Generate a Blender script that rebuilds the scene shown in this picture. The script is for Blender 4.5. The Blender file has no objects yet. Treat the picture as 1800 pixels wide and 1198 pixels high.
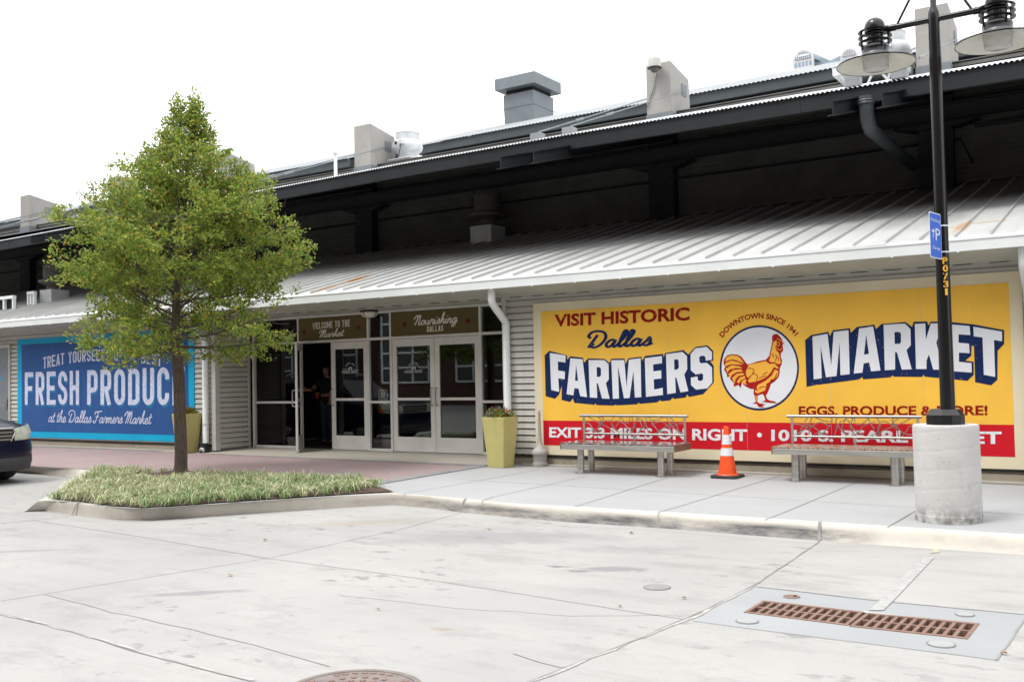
import bpy, bmesh, math, random
import numpy as np
from mathutils import Vector, Matrix
from mathutils.geometry import tessellate_polygon
from math import sin, cos, pi, radians, sqrt, atan2
random.seed(7)
scene = bpy.context.scene
COL = scene.collection

# ------------------------------------------------------------------ camera
F, YAW, PITCH, ROLL = 1728.0, -0.5815, 0.0347, -0.0208      # focal length in photo pixels (1800 wide)
CAM = np.array([0.0, -13.5, 1.505])
cy, sy = cos(YAW), sin(YAW)
fwd = np.array([sy*cos(PITCH), cy*cos(PITCH), sin(PITCH)])
rgt = np.array([cy, -sy, 0.0]); upv = np.cross(rgt, fwd)
rr_ = rgt*cos(ROLL)+upv*sin(ROLL); uu_ = -rgt*sin(ROLL)+upv*cos(ROLL)
cam = bpy.data.cameras.new('camera'); camo = bpy.data.objects.new('camera', cam); COL.objects.link(camo)
cam.sensor_width = 36.0; cam.lens = F/1800*36; cam.clip_start = 0.1; cam.clip_end = 5000
m = Matrix.Identity(4)
for i in range(3):
    m[i][0] = rr_[i]; m[i][1] = uu_[i]; m[i][2] = -fwd[i]; m[i][3] = CAM[i]
camo.matrix_world = m
scene.camera = camo

# ------------------------------------------------------------------ world, sun, exposure
SUN_EL, SUN_AZ = radians(60), radians(212)       # azimuth measured from +Y towards +X
w = bpy.data.worlds.new('World'); scene.world = w; w.use_nodes = True
nt = w.node_tree; nt.nodes.clear()
sky = nt.nodes.new('ShaderNodeTexSky'); sky.sky_type = 'NISHITA'; sky.sun_disc = False
sky.sun_elevation = SUN_EL; sky.sun_rotation = SUN_AZ
skys = nt.nodes.new('ShaderNodeMixRGB'); skys.blend_type = 'MULTIPLY'; skys.inputs[0].default_value = 1
skys.inputs[2].default_value = (0.1, 0.1, 0.1, 1)
cloud = nt.nodes.new('ShaderNodeMixRGB'); cloud.blend_type = 'MIX'; cloud.inputs[0].default_value = 0.93
cloud.inputs[2].default_value = (1.12, 1.13, 1.15, 1)          # thick white cloud cover
bg = nt.nodes.new('ShaderNodeBackground'); bg.inputs[1].default_value = 1.0
wo = nt.nodes.new('ShaderNodeOutputWorld')
nt.links.new(sky.outputs[0], skys.inputs[1]); nt.links.new(skys.outputs[0], cloud.inputs[1])
# an overcast sky is about three times brighter overhead than at the horizon
wtc = nt.nodes.new('ShaderNodeTexCoord'); wsep = nt.nodes.new('ShaderNodeSeparateXYZ'); nt.links.new(wtc.outputs['Generated'], wsep.inputs[0])
wr = nt.nodes.new('ShaderNodeMapRange'); wr.inputs[1].default_value = 0; wr.inputs[2].default_value = 1; wr.inputs[3].default_value = .70; wr.inputs[4].default_value = 1.45
nt.links.new(wsep.outputs[2], wr.inputs[0])
wm = nt.nodes.new('ShaderNodeVectorMath'); wm.operation = 'SCALE'; wm.inputs[0].default_value = (.985, .995, 1.01); nt.links.new(wr.outputs[0], wm.inputs['Scale'])
nt.links.new(wm.outputs[0], cloud.inputs[2])
nt.links.new(cloud.outputs[0], bg.inputs[0]); nt.links.new(bg.outputs[0], wo.inputs[0])
sl = bpy.data.lights.new('sun', 'SUN'); sl.energy = 1.2; sl.angle = radians(16); sl.color = (1, .965, .91)
so = bpy.data.objects.new('sun', sl); COL.objects.link(so)
sd = Vector((sin(SUN_AZ)*cos(SUN_EL), cos(SUN_AZ)*cos(SUN_EL), sin(SUN_EL)))
so.rotation_euler = sd.to_track_quat('Z', 'Y').to_euler()
so.location = (0, -20, 30)
vs = scene.view_settings; vs.view_transform = 'Standard'; vs.look = 'None'; vs.exposure = 1.1; vs.gamma = 1
scene.cycles.max_bounces = 8; scene.cycles.transparent_max_bounces = 12

# ------------------------------------------------------------------ survey helpers: where a photo point lies on a known plane
def ray(x, y):
    d = np.array([(x-900)/F, (y-599)/F, 1.0])
    return rr_*d[0]-uu_*d[1]+fwd*d[2]
def at(x, y, Y=0.0):
    d = ray(x, y); t = (Y-CAM[1])/d[1]; return CAM+d*t
def atz(x, y, Z=0.0):
    d = ray(x, y); t = (Z-CAM[2])/d[2]; return CAM+d*t
def gz(Y):                                           # the pavement falls gently from the wall to the kerb
    return max(0.0, 0.0152*(Y+3.3))
def atg(x, y):
    d = ray(x, y); s = 0.0152
    t = (s*(CAM[1]+3.3)-CAM[2])/(d[2]-s*d[1]); P = CAM+d*t
    return P if P[2] > 0 else atz(x, y, 0)
def canopy_z(Y): return 3.05+.268*(Y+.641)
def roof_z(Y): return 5.58+.283*(Y-1.05)
def at_canopy(x, y):
    d = ray(x, y); t = (3.05+.268*(CAM[1]+.641)-CAM[2])/(d[2]-.268*d[1]); return CAM+d*t

# ------------------------------------------------------------------ materials
MATS = {}
def nmat(name):
    m = bpy.data.materials.new(name); m.use_nodes = True; MATS[name] = m
    nt = m.node_tree; b = nt.nodes['Principled BSDF']
    return m, nt, b
def N(nt, t, **kw):
    n = nt.nodes.new(t)
    for k, v in kw.items(): setattr(n, k, v)
    return n
def noise_fac(nt, scale, detail=6, rough=.6, stretch=None, lo=.35, hi=.65):
    tc = N(nt, 'ShaderNodeTexCoord'); src = tc.outputs['Object']
    if stretch:
        mp = N(nt, 'ShaderNodeMapping'); mp.inputs['Scale'].default_value = stretch
        nt.links.new(src, mp.inputs[0]); src = mp.outputs[0]
    n = N(nt, 'ShaderNodeTexNoise'); n.inputs['Scale'].default_value = scale
    n.inputs['Detail'].default_value = detail; n.inputs['Roughness'].default_value = rough
    nt.links.new(src, n.inputs['Vector'])
    r = N(nt, 'ShaderNodeMapRange'); r.inputs[1].default_value = lo; r.inputs[2].default_value = hi
    nt.links.new(n.outputs[0], r.inputs[0])
    return r.outputs[0]
def mix(nt, fac, a, b, blend='MIX'):
    x = N(nt, 'ShaderNodeMixRGB', blend_type=blend)
    for s, v in ((x.inputs[0], fac), (x.inputs[1], a), (x.inputs[2], b)):
        if hasattr(v, 'is_output'): nt.links.new(v, s)
        elif isinstance(v, (int, float)): s.default_value = v
        else: s.default_value = (*v, 1) if len(v) == 3 else v
    return x.outputs[0]
def bump(nt, b, fac, strength=.3, dist=.01):
    bp = N(nt, 'ShaderNodeBump'); bp.inputs['Strength'].default_value = strength; bp.inputs['Distance'].default_value = dist
    nt.links.new(fac, bp.inputs['Height']); nt.links.new(bp.outputs[0], b.inputs['Normal'])
def simple(name, col, rough=.6, metal=0, col2=None, scale=8, amt=1.0, bmp=0, stretch=None, coat=0, spec=None, lo=.35, hi=.65):
    m, nt, b = nmat(name)
    b.inputs['Roughness'].default_value = rough; b.inputs['Metallic'].default_value = metal
    if coat: b.inputs['Coat Weight'].default_value = coat; b.inputs['Coat Roughness'].default_value = .04
    if spec is not None: b.inputs['Specular IOR Level'].default_value = spec
    if col2 is None: col2 = tuple(c*.86 for c in col)
    f = noise_fac(nt, scale, stretch=stretch, lo=lo, hi=hi)
    nt.links.new(mix(nt, f, col, col2), b.inputs['Base Color'])
    if bmp: bump(nt, b, noise_fac(nt, scale*6, lo=0, hi=1), bmp, .004)
    return m
def plain(name, col, rough=.5, metal=0, **kw): return simple(name, col, rough, metal, **kw)

def concrete(name, c1, c2, c3, stain=.5, speck=.25, scale=1.0, blotch=None, pits=0):
    m, nt, b = nmat(name); b.inputs['Roughness'].default_value = .88; b.inputs['Specular IOR Level'].default_value = .25
    f1 = noise_fac(nt, .35*scale, 8, .65, lo=.3, hi=.7)
    col = mix(nt, f1, c1, c2)
    f2 = noise_fac(nt, 1.1*scale, 10, .72, lo=.52, hi=.78, stretch=(1, 2.2, 1))
    ff = N(nt, 'ShaderNodeMath', operation='MULTIPLY'); nt.links.new(f2, ff.inputs[0]); ff.inputs[1].default_value = stain
    col = mix(nt, ff.outputs[0], col, c3)
    f3 = noise_fac(nt, 60*scale, 3, .5, lo=.62, hi=.75)
    ff = N(nt, 'ShaderNodeMath', operation='MULTIPLY'); nt.links.new(f3, ff.inputs[0]); ff.inputs[1].default_value = speck
    col = mix(nt, ff.outputs[0], col, tuple(x*.5 for x in c3))
    if blotch:                                       # scattered oil drips and damp specks, thicker in some places than others
        fa = noise_fac(nt, 4.2, 5, .6, stretch=(1, 1.6, 1), lo=.60, hi=.66); fb = noise_fac(nt, .45, 3, .5, lo=.46, hi=.62)
        ff = N(nt, 'ShaderNodeMath', operation='MULTIPLY'); nt.links.new(fa, ff.inputs[0]); nt.links.new(fb, ff.inputs[1])
        fg = N(nt, 'ShaderNodeMath', operation='MULTIPLY'); nt.links.new(ff.outputs[0], fg.inputs[0]); fg.inputs[1].default_value = .55
        col = mix(nt, fg.outputs[0], col, tuple(x*.8 for x in c3))
        fa = noise_fac(nt, .8, 9, .75, stretch=(.35, 2.6, 1), lo=.54, hi=.74)          # faint tyre smears along the lane
        ff = N(nt, 'ShaderNodeMath', operation='MULTIPLY'); nt.links.new(fa, ff.inputs[0]); ff.inputs[1].default_value = .35
        col = mix(nt, ff.outputs[0], col, tuple(x*1.05 for x in c3))
    if pits:
        f4 = noise_fac(nt, 38, 2, .4, lo=.68, hi=.71); ff = N(nt, 'ShaderNodeMath', operation='MULTIPLY'); nt.links.new(f4, ff.inputs[0]); ff.inputs[1].default_value = pits
        col = mix(nt, ff.outputs[0], col, tuple(x*.45 for x in c3))
    tc = N(nt, 'ShaderNodeTexCoord')
    for (cx, cyy, rx, ry, ang, colr, st) in (blotch or []):          # individual worn or oily patches, each with its own outline
        mp = N(nt, 'ShaderNodeMapping'); mp.vector_type = 'TEXTURE'
        mp.inputs['Location'].default_value = (cx, cyy, 0); mp.inputs['Rotation'].default_value = (0, 0, ang)
        mp.inputs['Scale'].default_value = (rx, ry, 1000)
        nt.links.new(tc.outputs['Object'], mp.inputs[0])
        nn = N(nt, 'ShaderNodeTexNoise'); nn.inputs['Scale'].default_value = 3.5/max(rx, ry)**.6; nn.inputs['Detail'].default_value = 6
        nt.links.new(tc.outputs['Object'], nn.inputs['Vector'])
        ln = N(nt, 'ShaderNodeVectorMath', operation='LENGTH'); nt.links.new(mp.outputs[0], ln.inputs[0])
        ad = N(nt, 'ShaderNodeMath', operation='MULTIPLY_ADD'); nt.links.new(nn.outputs[0], ad.inputs[0]); ad.inputs[1].default_value = 1.6
        nt.links.new(ln.outputs['Value'], ad.inputs[2])
        r = N(nt, 'ShaderNodeMapRange'); r.inputs[1].default_value = 1.75; r.inputs[2].default_value = 1.25; r.inputs[3].default_value = 0; r.inputs[4].default_value = st
        nt.links.new(ad.outputs[0], r.inputs[0])
        col = mix(nt, r.outputs[0], col, colr)
    nt.links.new(col, b.inputs['Base Color'])
    bump(nt, b, noise_fac(nt, 45*scale, 8, .7, lo=0, hi=1), .25, .004)
    return m

def P2(x, y, Z=-.15): p = atz(x, y, Z); return p[0], p[1]
GREY = (.185, .185, .19)
def bl(x, y, rx, ry, ang=0, c=GREY, st=.5):
    p = P2(x, y); return (p[0], p[1], rx, ry, ang, c, st)
road_blotch = [bl(860, 945, 1.5, .55, .5, (0.208, 0.208, 0.212), .6), bl(700, 915, 1.0, .35, .6, (0.254, 0.239, 0.208), .5),
               bl(1075, 1000, .42, .16, .5, (0.169, 0.169, 0.173), .7), bl(980, 995, .14, .07, .3, (0.154, 0.154, 0.158), .85), bl(1017, 1003, .15, .06, .3, (0.154, 0.154, 0.158), .85),
               bl(340, 1042, .62, .09, .72, (0.200, 0.200, 0.204), .8), bl(40, 968, .8, .1, .7, (0.208, 0.208, 0.208), .7),
               bl(1130, 965, .9, .3, .5, (0.231, 0.231, 0.231), .5), bl(780, 1105, .12, .05, .3, (0.246, 0.208, 0.162), .7), bl(620, 860+60, .8, .2, .6, (0.293, 0.262, 0.208), .5)]
concrete('road_concrete', (.345, .337, .323), (.275, .27, .261), (.155, .152, .147), .6, .4, 1, road_blotch)
concrete('pavement_concrete', (.335, .34, .343), (.29, .295, .299), (.25, .255, .258), .4, .2)
concrete('kerb_concrete', (.53, .50, .44), (.45, .42, .37), (.26, .245, .22), .55, .3, 2.2)
concrete('apron_concrete', (.30, .309, .315), (.255, .263, .268), (.235, .24, .245), .5, .35, 1.6)
concrete('sill_concrete', (.36, .335, .285), (.29, .27, .235), (.17, .16, .14), .6, .2, 1.5)
concrete('base_concrete', (.33, .29, .225), (.25, .22, .175), (.11, .10, .085), .8, .3, 2.5)
concrete('fin_concrete', (.345, .332, .31), (.285, .275, .258), (.19, .184, .172), .6, .25, 1.6)
concrete('pillar_concrete', (.54, .537, .522), (.455, .45, .44), (.28, .275, .266), .5, .5, 2.6, None, .4)
simple('joint_dark', (.155, .15, .14), .9, col2=(.28, .27, .255), scale=5)
simple('joint_faint', (.19, .19, .185), .9, col2=(.255, .255, .248), scale=5)
simple('joint_crumble', (.42, .41, .395), .9, col2=(.26, .25, .245), scale=9)
simple('road_paint', (.34, .338, .33), .75, col2=(.27, .266, .256), scale=14, lo=.4, hi=.62)

def siding(name, col, col2): return simple(name, col, .42, 0, col2, scale=1.4, stretch=(.5, 1, 3), spec=.35)
siding('siding_beige', (.50, .49, .45), (.42, .41, .375))
siding('trim_grey', (.47, .47, .44), (.41, .41, .385))
simple('soffit_paint', (.42, .425, .37), .6, col2=(.36, .365, .315), scale=2)
simple('roof_light', (.50, .507, .495), .45, .0, (.42, .425, .414), scale=1.2, stretch=(1.5, .4, 1), spec=.5)
def add_rust(mname, spots):
    m = MATS[mname]; nt = m.node_tree; b = nt.nodes['Principled BSDF']
    src = b.inputs['Base Color'].links[0].from_socket
    tc = N(nt, 'ShaderNodeTexCoord'); col = src
    for (x, y, rx, ry, st) in spots:
        mp = N(nt, 'ShaderNodeMapping'); mp.vector_type = 'TEXTURE'; mp.inputs['Location'].default_value = (x+9, y, 0); mp.inputs['Scale'].default_value = (rx, ry, 1000)
        nt.links.new(tc.outputs['Object'], mp.inputs[0])
        ln = N(nt, 'ShaderNodeVectorMath', operation='LENGTH'); nt.links.new(mp.outputs[0], ln.inputs[0])
        nn = N(nt, 'ShaderNodeTexNoise'); nn.inputs['Scale'].default_value = 7; nn.inputs['Detail'].default_value = 5; nt.links.new(tc.outputs['Object'], nn.inputs['Vector'])
        ad = N(nt, 'ShaderNodeMath', operation='MULTIPLY_ADD'); nt.links.new(nn.outputs[0], ad.inputs[0]); ad.inputs[1].default_value = 1.1; nt.links.new(ln.outputs['Value'], ad.inputs[2])
        r = N(nt, 'ShaderNodeMapRange'); r.inputs[1].default_value = 1.5; r.inputs[2].default_value = .7; r.inputs[4].default_value = st
        nt.links.new(ad.outputs[0], r.inputs[0]); col = mix(nt, r.outputs[0], col, (.42, .21, .06))
    nt.links.new(col, b.inputs['Base Color'])
def streaks(mname, stretch, colr, amt, lo=.5, hi=.72, scale=1.0):
    m = MATS[mname]; nt = m.node_tree; b = nt.nodes['Principled BSDF']; src = b.inputs['Base Color'].links[0].from_socket
    f = noise_fac(nt, scale, 7, .7, stretch=stretch, lo=lo, hi=hi); mm = N(nt, 'ShaderNodeMath', operation='MULTIPLY'); nt.links.new(f, mm.inputs[0]); mm.inputs[1].default_value = amt
    nt.links.new(mix(nt, mm.outputs[0], src, colr), b.inputs['Base Color'])
streaks('roof_light', (7, .35, .35), (.30, .29, .26), .4)          # rain runs down the slope
streaks('siding_beige', (5, 1, .4), (.27, .25, .21), .35)

streaks('soffit_paint', (.8, 3, 1), (.24, .22, .18), .4)
rp = at_canopy(1705, 392); rq = at_canopy(628, 492); rq2 = at_canopy(580, 506)
add_rust('roof_light', [(rp[0]-.05, rp[1]-.35, .12, .65, .9), (rp[0]+.22, rp[1]-.05, .32, .10, .7), (rp[0]-.32, rp[1]-.25, .28, .12, .8), (rq[0], rq[1], .07, .55, .95), (rq2[0], rq2[1]-.1, .14, .5, .5)])
simple('gutter_paint', (.70, .73, .725), .35, col2=(.63, .66, .655), scale=1.5)
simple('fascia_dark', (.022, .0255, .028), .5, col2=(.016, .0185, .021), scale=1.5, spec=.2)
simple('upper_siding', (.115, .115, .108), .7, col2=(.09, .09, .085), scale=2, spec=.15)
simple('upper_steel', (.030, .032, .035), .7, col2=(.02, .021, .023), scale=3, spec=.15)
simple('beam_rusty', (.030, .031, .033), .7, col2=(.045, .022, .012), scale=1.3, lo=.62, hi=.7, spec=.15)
simple('galvanised', (.62, .64, .65), .45, .35, (.5, .52, .53), scale=3)
simple('ridge_metal', (.27, .285, .295), .75, .0, (.23, .245, .255), scale=1, stretch=(4, .3, 1))
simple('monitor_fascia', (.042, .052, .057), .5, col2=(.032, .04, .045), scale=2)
simple('vent_grey', (.16, .185, .20), .5, col2=(.13, .15, .165), scale=2)
simple('aluminium', (.74, .74, .72), .38, .2, (.64, .64, .615), scale=3)
simple('door_aluminium', (.75, .74, .71), .4, .15, (.68, .67, .64), scale=3)
simple('steel_bright', (.36, .36, .35), .36, .9, (.29, .29, .28), scale=4)
simple('steel_brushed', (.56, .55, .52), .33, .85, (.42, .41, .385), scale=5, stretch=(.5, 6, 6))
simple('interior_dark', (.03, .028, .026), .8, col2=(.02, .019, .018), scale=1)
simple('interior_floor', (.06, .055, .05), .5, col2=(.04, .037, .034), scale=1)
streaks('door_aluminium', (4, 4, .6), (.40, .39, .36), .25)
m, nt, b = nmat('glass')                                             # thin window glass: mostly clear, reflecting more at grazing angles
nt.nodes.remove(b); out = nt.nodes['Material Output']
fr = N(nt, 'ShaderNodeFresnel'); fr.inputs[0].default_value = 1.52
fm = N(nt, 'ShaderNodeMath', operation='MULTIPLY'); fm.inputs[1].default_value = 1.25; nt.links.new(fr.outputs[0], fm.inputs[0])
tr = N(nt, 'ShaderNodeBsdfTransparent'); tr.inputs[0].default_value = (.55, .58, .57, 1)
gl = N(nt, 'ShaderNodeBsdfGlossy'); gl.inputs['Roughness'].default_value = .0
mx = N(nt, 'ShaderNodeMixShader'); nt.links.new(fm.outputs[0], mx.inputs[0]); nt.links.new(tr.outputs[0], mx.inputs[1]); nt.links.new(gl.outputs[0], mx.inputs[2])
nt.links.new(mx.outputs[0], out.inputs[0])
def emit(name, col, s):
    m, nt, b = nmat(name); b.inputs['Emission Color'].default_value = (*col, 1); b.inputs['Emission Strength'].default_value = s; b.inputs['Base Color'].default_value = (*col, 1); return m
emit('lamp_warm', (1, .72, .32), 3.5)
# paints of the two murals: worn and flecked like brushed sign paint
def paint(name, col, fleck, amount=.5, scale=26, stretch=(1, 1, .35), lo=.6, hi=.68, rough=.6):
    m, nt, b = nmat(name); b.inputs['Roughness'].default_value = rough; b.inputs['Specular IOR Level'].default_value = .12
    f = noise_fac(nt, scale, 5, .6, stretch=stretch, lo=lo, hi=hi)
    mm = N(nt, 'ShaderNodeMath', operation='MULTIPLY'); nt.links.new(f, mm.inputs[0]); mm.inputs[1].default_value = amount
    big = noise_fac(nt, 1.3, 3, .5, lo=.3, hi=.7)
    c = mix(nt, big, col, tuple(x*.88 for x in col))
    nt.links.new(mix(nt, mm.outputs[0], c, fleck), b.inputs['Base Color']); return m
paint('mural_yellow', (.84, .49, .068), (.86, .54, .12), .3)
paint('mural_cream', (.68, .61, .44), (.6, .53, .37), .4)
paint('mural_red', (.55, .011, .021), (.42, .02, .03), .5)
paint('mural_maroon', (.26, .008, .006), (.55, .20, .03), .45, 30, (1, 1, .3))
paint('mural_navy', (.007, .021, .085), (.42, .31, .11), .55, 30, (1, 1, 1), .64, .7)
paint('mural_white', (.70, .72, .76), (.72, .58, .46), .45, 14, (1.6, 1, .5), .55, .75)
paint('mural_white_worn', (.74, .76, .80), (.42, .43, .50), .6, 40, (1, 1, .25), .5, .68)
paint('rooster_yellow', (.80, .42, .06), (.75, .35, .05), .4)
paint('rooster_red', (.36, .012, .010), (.45, .06, .02), .5)
paint('blue_panel', (.030, .096, .28), (.04, .11, .30), .35, 6)
paint('blue_dark', (.018, .03, .11), (.03, .04, .13), .3)
paint('blue_cyan', (.012, .37, .62), (.018, .385, .61), .4, 6)
paint('blue_shadow', (.025, .19, .42), (.03, .2, .4), .3)
paint('chalk_white', (.62, .67, .80), (.36, .40, .60), .75, 34, (1, 1, .6), .42, .62)
paint('white_vinyl', (.74, .72, .66), (.7, .68, .6), .3)
paint('olive_sign', (.125, .098, .042), (.11, .085, .035), .4)
paint('star_red', (.14, .006, .008), (.1, .005, .006), .3)
paint('pale_decal', (.42, .43, .42), (.34, .34, .34), .3)

# ------------------------------------------------------------------ mesh builder
class MB:
    def __init__(s): s.v = []; s.f = []
    def add(s, vs, fs):
        o = len(s.v); s.v += [tuple(map(float, p)) for p in vs]; s.f += [tuple(i+o for i in f) for f in fs]; return s
    def box(s, x0, x1, y0, y1, z0, z1):
        return s.add([(x, y, z) for z in (z0, z1) for y in (y0, y1) for x in (x0, x1)],
                     [(0, 2, 3, 1), (4, 5, 7, 6), (0, 1, 5, 4), (2, 6, 7, 3), (0, 4, 6, 2), (1, 3, 7, 5)])
    def hexa(s, b, t):                               # two quads, bottom and top
        return s.add(list(b)+list(t), [(3, 2, 1, 0), (4, 5, 6, 7), (0, 1, 5, 4), (1, 2, 6, 5), (2, 3, 7, 6), (3, 0, 4, 7)])
    def prism(s, poly, axis, a, b):                  # closed outline extruded along an axis
        n = len(poly)
        def P(p, t): return {'x': (t, p[0], p[1]), 'y': (p[0], t, p[1]), 'z': (p[0], p[1], t)}[axis]
        return s.add([P(p, a) for p in poly]+[P(p, b) for p in poly],
                     [tuple(range(n))[::-1], tuple(range(n, 2*n))]+[(i, (i+1) % n, (i+1) % n+n, i+n) for i in range(n)])
    def tube(s, pts, r, n=8, cap=True):
        pts = [np.array(p, float) for p in pts]; rs = r if isinstance(r, (list, tuple)) else [r]*len(pts)
        rings = []; prev = None
        for i, p in enumerate(pts):
            t = (pts[min(i+1, len(pts)-1)]-pts[max(i-1, 0)]); t = t/(np.linalg.norm(t)+1e-12)
            if prev is None:
                a = np.array([0, 0, 1.0]) if abs(t[2]) < .9 else np.array([1.0, 0, 0])
            else: a = prev
            u = a-t*(a@t); u /= np.linalg.norm(u)+1e-12; prev = u; v = np.cross(t, u)
            rings.append([p+(u*cos(2*pi*k/n)+v*sin(2*pi*k/n))*rs[i] for k in range(n)])
        vs = [q for rg in rings for q in rg]; fs = []
        for i in range(len(pts)-1):
            fs += [(i*n+k, i*n+(k+1) % n, (i+1)*n+(k+1) % n, (i+1)*n+k) for k in range(n)]
        if cap: fs += [tuple(range(n))[::-1], tuple((len(pts)-1)*n+k for k in range(n))]
        return s.add(vs, fs)
    def lathe(s, prof, c=(0, 0, 0), n=24, capb=True, capt=True):   # prof: list of (r, z)
        vs = [(c[0]+r*cos(2*pi*k/n), c[1]+r*sin(2*pi*k/n), c[2]+z) for r, z in prof for k in range(n)]; fs = []
        for i in range(len(prof)-1):
            fs += [(i*n+k, i*n+(k+1) % n, (i+1)*n+(k+1) % n, (i+1)*n+k) for k in range(n)]
        if capb: fs.append(tuple(range(n))[::-1])
        if capt: fs.append(tuple((len(prof)-1)*n+k for k in range(n)))
        return s.add(vs, fs)
    def grid(s, rows):                               # rows of equal length point lists
        n = len(rows[0]); vs = [p for r in rows for p in r]
        return s.add(vs, [(i*n+k, i*n+k+1, (i+1)*n+k+1, (i+1)*n+k) for i in range(len(rows)-1) for k in range(n-1)])
    def tess(s, loops, to3):                         # flat outline with holes
        pl = [[Vector((p[0], p[1], 0)) for p in lp] for lp in loops]
        tris = tessellate_polygon(pl); flat = [p for lp in loops for p in lp]
        out = []
        for t in tris:
            a, b, c = (flat[i] for i in t)
            ar = (b[0]-a[0])*(c[1]-a[1])-(b[1]-a[1])*(c[0]-a[0])
            if abs(ar) > 1e-12: out.append(t if ar > 0 else t[::-1])
        return s.add([to3(p) for p in flat], out)

def wloc(o):
    v = Vector((0, 0, 0))
    while o: v = v+o.location; o = o.parent
    return v
def tagp(o, label=None, category=None, group=None, kind=None):
    for k, v in (('label', label), ('category', category), ('group', group), ('kind', kind)):
        if v: o[k] = v
    return o
def obj(name, mb, mat, parent=None, smooth=False, bevel=0, loc=None, angle=40):
    me = bpy.data.meshes.new(name)
    o = bpy.data.objects.new(name, me); COL.objects.link(o)
    if parent: off = wloc(parent); o.parent = parent
    else:
        off = Vector(loc) if loc is not None else Vector((0, 0, 0)); o.location = off
    me.from_pydata([(v[0]-off.x, v[1]-off.y, v[2]-off.z) for v in mb.v], [], mb.f)
    me.materials.append(MATS[mat] if isinstance(mat, str) else mat)
    me.update()
    if bevel:
        bv = o.modifiers.new('bevel', 'BEVEL'); bv.width = bevel; bv.segments = 2; bv.limit_method = 'ANGLE'; bv.angle_limit = radians(35)
    if smooth:
        me.shade_smooth(); me.set_sharp_from_angle(angle=radians(angle))
    return o
def thing(name, loc, label, category, group=None, rz=0):
    o = bpy.data.objects.new(name, None); COL.objects.link(o); o.location = loc; o.rotation_euler = (0, 0, rz); o.empty_display_size = .2
    return tagp(o, label, category, group)
def struct(name, mb, mat, **kw): return tagp(obj(name, mb, mat, **kw), kind='structure')
def dup(root, loc, label=None, rz=None, scale=None):
    def cp(o, par):
        c = o.copy(); COL.objects.link(c); c.parent = par
        for ch in list(o.children): cp(ch, c)
        return c
    r = cp(root, None); r.location = loc
    if label: r['label'] = label
    if rz is not None: r.rotation_euler = (0, 0, rz)
    if scale: r.scale = (scale,)*3
    return r
# ------------------------------------------------------------------ lettering tools
def stroke2d(path, t, closed=False):
    """a mitred ribbon of width t along a 2-D path -> list of quads (as point lists)"""
    p = [np.array(q, float) for q in path]; n = len(p); L = []; R = []
    for i in range(n):
        a = p[i-1] if (i > 0 or closed) else None; b = p[(i+1) % n] if (i < n-1 or closed) else None
        d1 = (p[i]-a) if a is not None else (b-p[i]); d2 = (b-p[i]) if b is not None else d1
        d1 = d1/(np.linalg.norm(d1)+1e-9); d2 = d2/(np.linalg.norm(d2)+1e-9)
        n1 = np.array([-d1[1], d1[0]]); n2 = np.array([-d2[1], d2[0]]); mm = n1+n2; l = np.linalg.norm(mm)
        mm = n1 if l < 1e-6 else mm/l
        k = min(1/max(mm@n1, .35), 1.8)
        L.append(p[i]+mm*t/2*k); R.append(p[i]-mm*t/2*k)
    m = n if closed else n-1
    return [[L[i], R[i], R[(i+1) % n], L[(i+1) % n]] for i in range(m)]
def cat_rom(pts, k=6):
    P = [np.array(p, float) for p in pts]; P = [2*P[0]-P[1]]+P+[2*P[-1]-P[-2]]; out = []
    for i in range(1, len(P)-2):
        for j in range(k):
            t = j/k; a, b, c, d = P[i-1], P[i], P[i+1], P[i+2]
            out.append(.5*((2*b)+(-a+c)*t+(2*a-5*b+4*c-d)*t*t+(-a+3*b-3*c+d)*t**3))
    out.append(P[-2]); return out
def arc(cx, cy_, rx, ry, a0, a1, k=8):
    return [(cx+rx*cos(radians(a0+(a1-a0)*i/k)), cy_+ry*sin(radians(a0+(a1-a0)*i/k))) for i in range(k+1)]
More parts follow.
